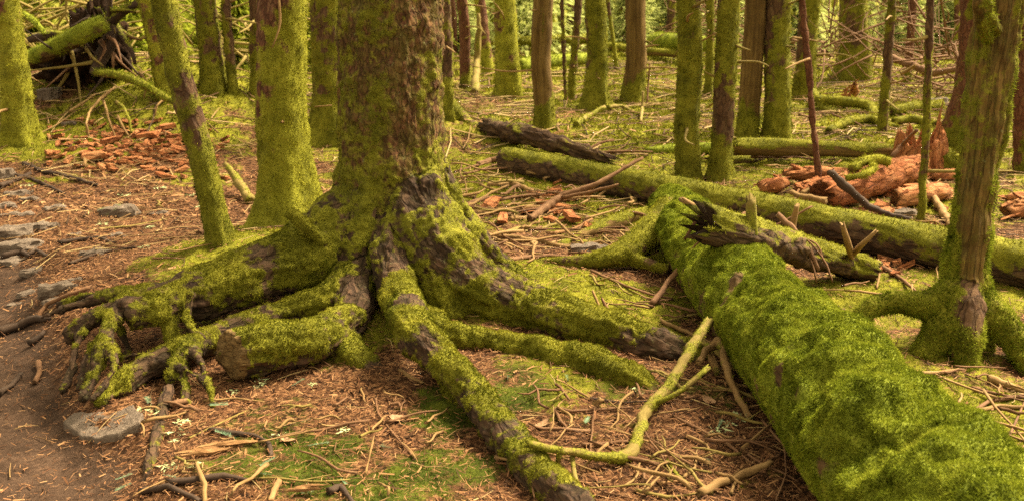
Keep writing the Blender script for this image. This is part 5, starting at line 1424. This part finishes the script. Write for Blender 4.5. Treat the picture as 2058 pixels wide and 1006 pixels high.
# ------------------------------------------------------------------ rotten wood chips in a heap, back left
def chip_mesh(k):
    r = np.random.RandomState(k)
    x = np.array([[-1, -1, -1], [1, -1, -1], [1, 1, -1], [-1, 1, -1], [-1, -1, 1], [1, -1, 1], [1, 1, 1], [-1, 1, 1]], float)
    mids = np.array([[0, -1, -1], [0, 1, -1], [0, -1, 1], [0, 1, 1]], float)
    V = np.concatenate([x, mids]) + r.uniform(-.35, .35, (12, 3))
    V = V * np.array([.5, .28, .14])
    Q = [(0, 3, 9, 8), (8, 9, 2, 1), (4, 10, 11, 7), (10, 5, 6, 11), (0, 8, 10, 4), (8, 1, 5, 10), (3, 7, 11, 9), (9, 11, 6, 2), (0, 4, 7, 3), (1, 2, 6, 5)]
    return mesh('wood_chip', V, Q, None, M['rot'], dict(tc=V[:, [1, 2, 0]] * .12 + k, moss=np.zeros(12), cut=np.zeros(12)), False)
chips = [chip_mesh(k) for k in range(9)]
r7 = np.random.RandomState(31)
def scatter_chips(n, cx, cy, sx, sy, label, group, smin, smax, lift=.03):
    for k in range(n):
        u = r7.normal(size=2) * .5
        p = G(cx + np.clip(u[0], -1, 1) * sx, cy + np.clip(u[1], -1, 1) * sy)
        o = link('wood_chip', chips[r7.randint(9)], None, p + [0, 0, r7.uniform(.005, lift)])
        s = r7.uniform(smin, smax)
        o.scale = (s * r7.uniform(.8, 1.7), s, s * r7.uniform(.7, 1.2))
        o.rotation_euler = (r7.normal() * .25, r7.normal() * .25, r7.uniform(-.6, .6) if r7.rand() < .6 else r7.uniform(0, 3.1))
        tag(o, label, 'wood chip', group)
scatter_chips(250, 275, 302, 175, 58, 'orange rotten wood chip in the heap below the left mound', 'chips in the orange heap', .04, .10, .025)
scatter_chips(26, 1125, 415, 60, 45, 'orange wood chip among the twigs right of the dark spruce', 'chips in the twig heap', .05, .12)
scatter_chips(30, 1760, 420, 150, 60, 'orange wood chip around the rotten stump', 'chips around the stump', .05, .13)
scatter_chips(14, 1790, 530, 60, 25, 'orange wood chip under the long thin trunk', 'chips under the long trunk', .04, .09)
for k, (px, py, s, lb) in enumerate([(298, 280, .15, 'block-shaped orange chunk, largest in the chip heap'), (186, 322, .16, 'dark red-brown chunk at the front of the chip heap'), (335, 262, .12, 'pale orange chunk at the back of the chip heap'),
                                      (222, 290, .13, 'yellow-topped chunk in the middle of the chip heap'), (985, 420, .13, 'flat orange slab leaning in the twig heap'), (1010, 450, .10, 'small orange slab in the lower twig heap'), (1150, 448, .13, 'mossy orange block near the yellowish splintered log')]):
    o = link('wood_chunk', chips[(k * 4) % 9], None, G(px, py) + [0, 0, .04])
    o.scale = (s * 1.3, s, s); o.rotation_euler = (.1, -.1, .3 * k)
    tag(o, lb, 'wood chunk')

# ------------------------------------------------------------------ loose twigs
def twig_mesh(k, mat):
    r = np.random.RandomState(k + 50)
    P = np.stack([np.linspace(-.5, .5, 5), r.normal(size=5) * .013, np.abs(r.normal(size=5)) * .012], 1)
    g = tube(P, [.011, .0105, .010, .008, .005], 5, .14, .25, 5, k, (.01, .02))
    gs = [g]
    if k % 3 == 0:
        a = P[2]; gs.append(tube([a, a + [.13, .06, .02], a + [.27, .13 * r.choice([1, .6]), .04]], [.008, .006, .003], 4, .14, .2, 5, k))
    g = merge(gs)
    return mesh('loose_twig', g['V'], g['Q'], g['T'], M[mat], g['A'])
twigs = [twig_mesh(k, ['wood_tan', 'wood_brown', 'wood_tan', 'wood_moss', 'wood_tan', 'wood_brown'][k % 6]) for k in range(18)]
def scatter_twigs(n, x0, x1, y0, y1, lo, hi, label, group, thick=1.):
    for k in range(n):
        px, py = r7.uniform(x0, x1), r7.uniform(y0, y1)
        p = G(px, py)
        L = r7.uniform(lo, hi) * (1 if r7.rand() < .75 else 1.6)
        o = link('loose_twig', twigs[r7.randint(18)], None, p + [0, 0, .008 + r7.rand() * .02 * thick])
        th = thick * r7.uniform(.6, 1.1) * (.004 + .0045 * r7.rand()) / .01
        o.scale = (L, max(.22, th * .9), max(.22, th * .9))
        o.rotation_euler = (r7.uniform(-.4, .4), r7.normal() * .06, r7.uniform(0, 6.28))
        tag(o, label, 'twig', group)
scatter_twigs(60, 1010, 1560, 770, 1000, .08, .25, 'thin bare twig in the litter left of the great mossy log', 'twigs beside the great log')
scatter_twigs(72, 925, 1330, 350, 530, .15, .55, 'thin bare twig in the heap right of the dark spruce', 'twigs of the twig heap', 1.7)
scatter_twigs(24, 1850, 2058, 700, 960, .1, .3, 'thin bare twig on the ground right of the great mossy log', 'twigs right of the great log')
scatter_twigs(32, 250, 900, 800, 1000, .05, .2, 'thin bare twig in the litter before the spruce roots', 'twigs before the roots')
scatter_twigs(22, 140, 440, 330, 560, .08, .3, 'thin bare twig in the brown needles left of the slender trunk', 'twigs in the brown needles')
scatter_twigs(45, 950, 1900, 190, 350, .2, .8, 'thin bare twig on the mossy floor of the middle wood', 'twigs of the middle wood', 1.8)
scatter_twigs(20, 1560, 1900, 400, 640, .1, .4, 'thin bare twig around the ragged rotten log', 'twigs by the ragged log')
scatter_twigs(12, 400, 680, 200, 420, .2, .5, 'thin bare twig on the floor around the yellow-moss trunk', 'twigs by the yellow-moss trunk')
scatter_twigs(12, 1180, 1420, 540, 700, .08, .3, 'thin bare twig between big right root and mossy log', 'twigs between root and log')

# ------------------------------------------------------------------ fir sprigs and lichen tufts
def flat_mat(name, c0, c1):
    s = NT(name)
    return s.done(s.ramp(s.noise(s.pos(), 60., 3), ((.3, c0), (.7, c1))), .7, None, .3)
M['sprig'] = flat_mat('fir_needles', (.045, .095, .045), (.17, .25, .15))
M['lichen'] = flat_mat('pale_lichen', (.24, .28, .12), (.46, .50, .27))
def sprig_mesh(k):
    r = np.random.RandomState(k)
    V, T = [], []
    def leaf(p, d, w):
        s = np.cross(d, [0, 0, 1.]); s = s / (np.linalg.norm(s) + 1e-9) * w
        n = len(V); V.extend([p - s, p + s, p + d]); T.append((n, n + 1, n + 2))
    n = 16
    for i in range(n):
        x = i / n - .5
        for sg in (-1, 1):
            leaf(np.array([x, 0, .03]), np.array([.09, sg * (.20 - .12 * (i / n)), .06 + r.rand() * .05]), .022)
    leaf(np.array([-.55, 0, .02]), np.array([1.05, 0, .02]), .02)
    return mesh('fir_sprig', np.array(V), None, T, M['sprig'], None, False)
def lichen_mesh(k):
    r = np.random.RandomState(k)
    V, T = [], []
    for i in range(22):
        a = r.uniform(0, 6.28); rad = r.uniform(.1, .5); p = np.array([math.cos(a) * rad, math.sin(a) * rad, r.uniform(.02, .14)])
        u = r.normal(size=3) * .16; v = r.normal(size=3) * .16; u[2] *= .4; v[2] *= .4
        n = len(V); V.extend([p, p + u, p + v]); T.append((n, n + 1, n + 2))
    return mesh('lichen_tuft', np.array(V), None, T, M['lichen'], None, False)
sprigs = [sprig_mesh(k) for k in range(4)]; lich = [lichen_mesh(k) for k in range(4)]
for k, (px, py) in enumerate([(455, 880), (540, 935), (620, 850), (690, 975), (345, 965), (250, 985), (1140, 765), (1020, 765), (440, 820), (300, 815), (640, 900), (600, 775), (1445, 860), (1500, 590), (775, 905), (250, 965), (535, 960), (325, 820), (1180, 850), (1410, 930)]):
    o = link('fir_sprig', sprigs[k % 4], None, G(px, py) + [0, 0, .012])
    s = r7.uniform(.05, .085); o.scale = (s, s, s); o.rotation_euler = (r7.normal() * .2, r7.normal() * .2, r7.uniform(0, 6.28))
    if px == 1500: o.location = Yp(1500, 585, 4.02)
    tag(o, 'small grey-green fir sprig fallen on the litter', 'sprig', 'fallen fir sprigs')
for k, (px, py) in enumerate([(355, 873), (295, 832), (365, 852), (345, 940), (388, 937), (520, 775), (628, 775), (1465, 855), (1488, 840), (1440, 870), (130, 575), (205, 452), (320, 380), (250, 395), (400, 420), (365, 300), (55, 375), (390, 395), (300, 460), (620, 990), (470, 790), (1280, 790), (350, 890), (290, 500), (560, 880), (415, 470), (690, 870)]):
    o = link('lichen_tuft', lich[k % 4], None, G(px, py) + [0, 0, .006])
    s = r7.uniform(.04, .085) * max(1, depth(np.array(o.location)) / 4.5); o.scale = (s, s, s); o.rotation_euler = (0, 0, r7.uniform(0, 6.28))
    tag(o, 'pale green lichen tuft lying on the litter', 'lichen', 'fallen lichen tufts')
M['leaf'] = flat_mat('dead_leaf', (.20, .10, .05), (.40, .24, .13))
for k, (px, py, lb) in enumerate([(800, 845, 'curled dead leaf in the moss before the roots'), (1005, 925, 'pale curled dead leaf left of the front root end'), (580, 890, 'small yellowish dead leaf near the split shard'), (1090, 858, 'dark dead leaf right of the front root'), (1425, 810, 'reddish flat bark flake right of the zigzag branch')]):
    n = 7; xs = np.linspace(-1, 1, n); V = []
    for x in xs:
        w = .55 * math.sqrt(max(0, 1 - x * x)) + .04 * math.sin(9 * x + k)
        V += [(x, -w, .22 * x * x + .18), (x, 0, .05 * math.sin(4 * x + k)), (x, w, .22 * x * x + .12)]
    V = np.array(V); Q = []
    for i in range(n - 1):
        for j in (0, 1): Q.append((i * 3 + j, i * 3 + j + 1, i * 3 + 4 + j, i * 3 + 3 + j))
    o = link('dead_leaf', mesh('dead_leaf', V, Q, None, M['leaf']), None, G(px, py) + [0, 0, .008])
    s = .035; o.scale = (s, s, s); o.rotation_euler = (.2, .1, k * 1.3)
    tag(o, lb, 'leaf')

# ------------------------------------------------------------------ ground cover: moss and needle litter
def region(y0, y1, xm=1.15):
    cyy = GY[:-1][:, None]; cxx = np.abs(GX[:-1])[None, :]
    return (cyy >= y0) & (cyy < y1) & (cxx < xm + .58 * cyy)
mosses, darks = [], []
for y0, y1, dn, L in ((2.3, 5.2, 20000, .010), (5.2, 9., 6500, .020), (9., 16., 1500, .045), (16., 30., 260, .09)):
    sel = region(y0, y1).ravel()
    mk = np.clip(gm + .22 * pn(GV * 12) - .04, 0, 1)
    f = fuzz(dict(V=GV, Q=GQ[sel]), mk * (1 - gdk), dn, L, L * .34, int(y0 * 10), up=.1, view_cut=False, spread=.9)
    if f is not None: mosses.append(f)
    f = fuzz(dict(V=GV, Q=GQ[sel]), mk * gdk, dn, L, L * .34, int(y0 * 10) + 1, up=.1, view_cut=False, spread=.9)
    if f is not None: darks.append(f)
solo('ground_moss', merge(mosses), M['moss_o'], 'low olive-green moss growing over the forest floor', 'moss', None, 'stuff', np.zeros(3))
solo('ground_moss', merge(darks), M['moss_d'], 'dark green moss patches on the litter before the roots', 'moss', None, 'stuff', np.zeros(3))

def litter():
    r = np.random.RandomState(8)
    out = []
    for y0, y1, n, L, W in ((2.3, 4.4, 46000, .026, .0026), (4.4, 6.6, 36000, .030, .0036), (6.6, 10., 18000, .05, .007), (10., 18., 9000, .10, .014)):
        Yy = r.uniform(y0, y1, n * 3); Xx = r.uniform(-1, 1, n * 3) * (.8 + .58 * Yy)
        mo = ground_moss(Xx, Yy); pa = path_mask(Xx, Yy)
        keep = r.rand(n * 3) < np.clip(1.0 - 1.35 * np.clip(mo - .15, 0, 1), .12, 1) * (1 - .80 * pa)
        Xx, Yy = Xx[keep][:n], Yy[keep][:n]; n = len(Xx)
        # height from the ground sheet
        ix = np.clip(np.searchsorted(GX, Xx) - 1, 0, nx_ - 2); iy = np.clip(np.searchsorted(GY, Yy) - 1, 0, ny_ - 2)
        fx = (Xx - GX[ix]) / (GX[ix + 1] - GX[ix]); fy = (Yy - GY[iy]) / (GY[iy + 1] - GY[iy])
        Zg = ghz.reshape(ny_, nx_)
        z = Zg[iy, ix] * (1 - fx) * (1 - fy) + Zg[iy, ix + 1] * fx * (1 - fy) + Zg[iy + 1, ix] * (1 - fx) * fy + Zg[iy + 1, ix + 1] * fx * fy
        a = r.uniform(0, 2 * np.pi, n); tl = r.normal(size=n) * .22
        big = np.where(r.rand(n) < .10, 2.2, 1.)
        ln = L * r.uniform(.4, 1.3, n) * np.where(big > 1, 1.5, 1); wd = W * r.uniform(.6, 1.4, n) * big
        d = np.stack([np.cos(a) * np.cos(tl), np.sin(a) * np.cos(tl), np.sin(tl)], 1) * ln[:, None] * .5
        s = np.stack([-np.sin(a), np.cos(a), r.normal(size=n) * .5], 1) * wd[:, None] * .5
        p = np.stack([Xx, Yy, z + .003 + r.rand(n) * .008 + np.abs(d[:, 2])], 1)
        Vv = np.stack([p - d - s * .6, p - d + s * .6, p + d * .9 + s, p + d - s * .3], 1).reshape(-1, 3)
        out.append(dict(V=Vv, Q=np.arange(4 * n).reshape(-1, 4), A=dict(rnd=np.repeat(r.rand(n), 4)), smooth=False))
    return merge(out)
s_ = NT('needle_litter')
M['litter'] = s_.done(s_.ramp(s_.math('ADD', s_.math('MULTIPLY', s_.attr('rnd'), .8), s_.math('MULTIPLY', s_.noise(s_.pos(), 3., 3), .25)),
    ((.08, (.024, .011, .006)), (.32, (.092, .036, .015)), (.55, (.195, .085, .036)), (.82, (.29, .145, .064)), (1., (.42, .255, .125)))), .8, None, .2)
solo('needle_litter', litter(), M['litter'], 'fallen brown needles and bark crumbs on the floor', 'litter', None, 'stuff', np.zeros(3))

def twig_litter():
    r = np.random.RandomState(18); out = []
    for y0, y1, n, lo, hi, w in ((2.4, 5.5, 700, .04, .14, .0024), (5.5, 9., 1500, .08, .35, .0048), (9., 16., 1700, .15, .8, .0085), (16., 28., 800, .3, 1.3, .015)):
        for k in range(n):
            Y = r.uniform(y0, y1); X = r.uniform(-1, 1) * (.8 + .58 * Y)
            if path_mask(np.array([X]), np.array([Y]))[0] > .5 and r.rand() < .8: continue
            L = r.uniform(lo, hi); a = r.uniform(0, 6.28)
            d = np.array([math.cos(a), math.sin(a), 0]) * L * .5
            m = np.array([-d[1], d[0], 0]) * r.normal() * .09
            c = np.array([X, Y, 0])
            P = np.array([c - d, c + m, c + d]); P[:, 2] = gzf(P[:, 0], P[:, 1]) + w + r.rand(3) * .02 * (Y / 5)
            t = P[2] - P[0]; sd = np.cross(t, [0, 0, 1.]); sd /= np.linalg.norm(sd) + 1e-9
            ring = [sd * w, np.array([0, 0, w * 1.2]), -sd * w]
            V = np.array([p + q * f for p, f in zip(P, (1, .9, .5)) for q in ring])
            Q = [(i * 3 + j, i * 3 + (j + 1) % 3, i * 3 + 3 + (j + 1) % 3, i * 3 + 3 + j) for i in (0, 1) for j in range(3)]
            out.append(dict(V=V, Q=np.array(Q), A=dict(rnd=np.full(9, r.rand())), smooth=True))
    return merge(out)
s_ = NT('broken_twigs')
M['twiglet'] = s_.done(s_.ramp(s_.attr('rnd'), ((.0, (.035, .018, .009)), (.35, (.11, .058, .026)), (.65, (.22, .13, .055)), (1., (.42, .30, .14)))), .85, None, .2)
solo('twig_litter', twig_litter(), M['twiglet'], 'countless thin broken twigs strewn over the floor', 'litter', None, 'stuff', np.zeros(3))

# ------------------------------------------------------------------ far thicket and tangled branches
def thicket(x0, x1, y0, y1, n, h0, h1, leaf, per, seed):
    r = np.random.RandomState(seed)
    out = []
    for k in range(n):
        px = r.uniform(x0, x1); Y = r.uniform(y0, y1)
        b = Yp(px, 60, Y); b[2] = 0
        h = r.uniform(h0, h1); w = h * r.uniform(.22, .36)
        m = per
        z = h * (.03 + .97 * r.rand(m) ** 1.2)
        lay = np.round(z / h * 11) / 11 * h * .6 + z * .4
        a = r.uniform(0, 6.28, m); rad = w * (1 - z / h) * np.sqrt(r.rand(m))
        p = np.stack([b[0] + np.cos(a) * rad, b[1] + np.sin(a) * rad, lay - .25 * rad], 1)
        d = np.stack([np.cos(a), np.sin(a), -.35 + .3 * r.normal(size=m)], 1) * leaf * r.uniform(.6, 1.4, m)[:, None]
        s = np.stack([-np.sin(a), np.cos(a), r.normal(size=m) * .3], 1) * leaf * .16
        V = np.stack([p - s, p + s, p + d], 1).reshape(-1, 3)
        out.append(dict(V=V, T=np.arange(3 * m).reshape(-1, 3), A=dict(rnd=np.repeat(r.rand(m), 3)), smooth=False))
    return merge(out)
M['thicket'] = moss_leaf('sunlit_painted_spruce_needles', ((.0, (.13, .16, .04)), (.35, (.29, .33, .09)), (.65, (.46, .48, .16)), (1., (.62, .60, .28))))  # sunlight of the far clearing put into the colour, paler than real needles
solo('spruce_thicket', thicket(880, 2100, 24, 44, 60, 1.6, 5., .34, 700, 3), M['thicket'], 'green young spruce thicket far behind the trunks, pale with painted-in sunlight', 'thicket', None, 'stuff', np.zeros(3))
solo('spruce_thicket', thicket(-60, 860, 19, 36, 46, 1.2, 4., .3, 600, 4), M['moss_g'], 'dim green undergrowth far behind the uprooted tree', 'undergrowth', None, 'stuff', np.zeros(3))

def tangle(boxes, n, seed, rad=.012):
    r = np.random.RandomState(seed); gs = []
    for k in range(n):
        x0, x1, y0, y1, Y0, Y1 = boxes[k % len(boxes)]
        Y = r.uniform(Y0, Y1)
        a = Yp(r.uniform(x0, x1), r.uniform(y0, y1), Y)
        th = r.uniform(0, 6.28); L = r.uniform(.5, 2.0)
        d = np.array([math.cos(th), math.sin(th) * .6, r.normal() * .55]); d /= np.linalg.norm(d)
        m = a + d * L * .5 + r.normal(size=3) * .12 * L; e = a + d * L + r.normal(size=3) * .2 * L
        for q in (a, m, e): q[2] = max(q[2], float(gz(q[0], q[1])[0]) + .02)
        w = rad * r.uniform(.5, 1.8)
        gs.append(tube([a, m, e], [w, w * .8, w * .3], 4, .3, .2, 4, k))
    return merge(gs)
solo('branch_tangle', tangle([(1650, 1700, 30, 140, 15, 20), (1750, 1960, 20, 190, 12, 19), (1860, 1960, 60, 190, 12, 16), (1430, 1460, 10, 60, 18, 24)], 230, 5, .010), M['wood_brown'], 'tangle of bare dead branches behind the slim poles on the right', 'branches', None, 'stuff', np.zeros(3))
solo('branch_tangle', tangle([(60, 300, 0, 90, 13, 20), (380, 660, 20, 120, 14, 20), (0, 60, 10, 70, 14, 20)], 130, 6, .014), M['wood_moss'], 'dim tangle of dead branches behind the uprooted tree', 'branches', None, 'stuff', np.zeros(3))
print('TRIS', NTRI[0])
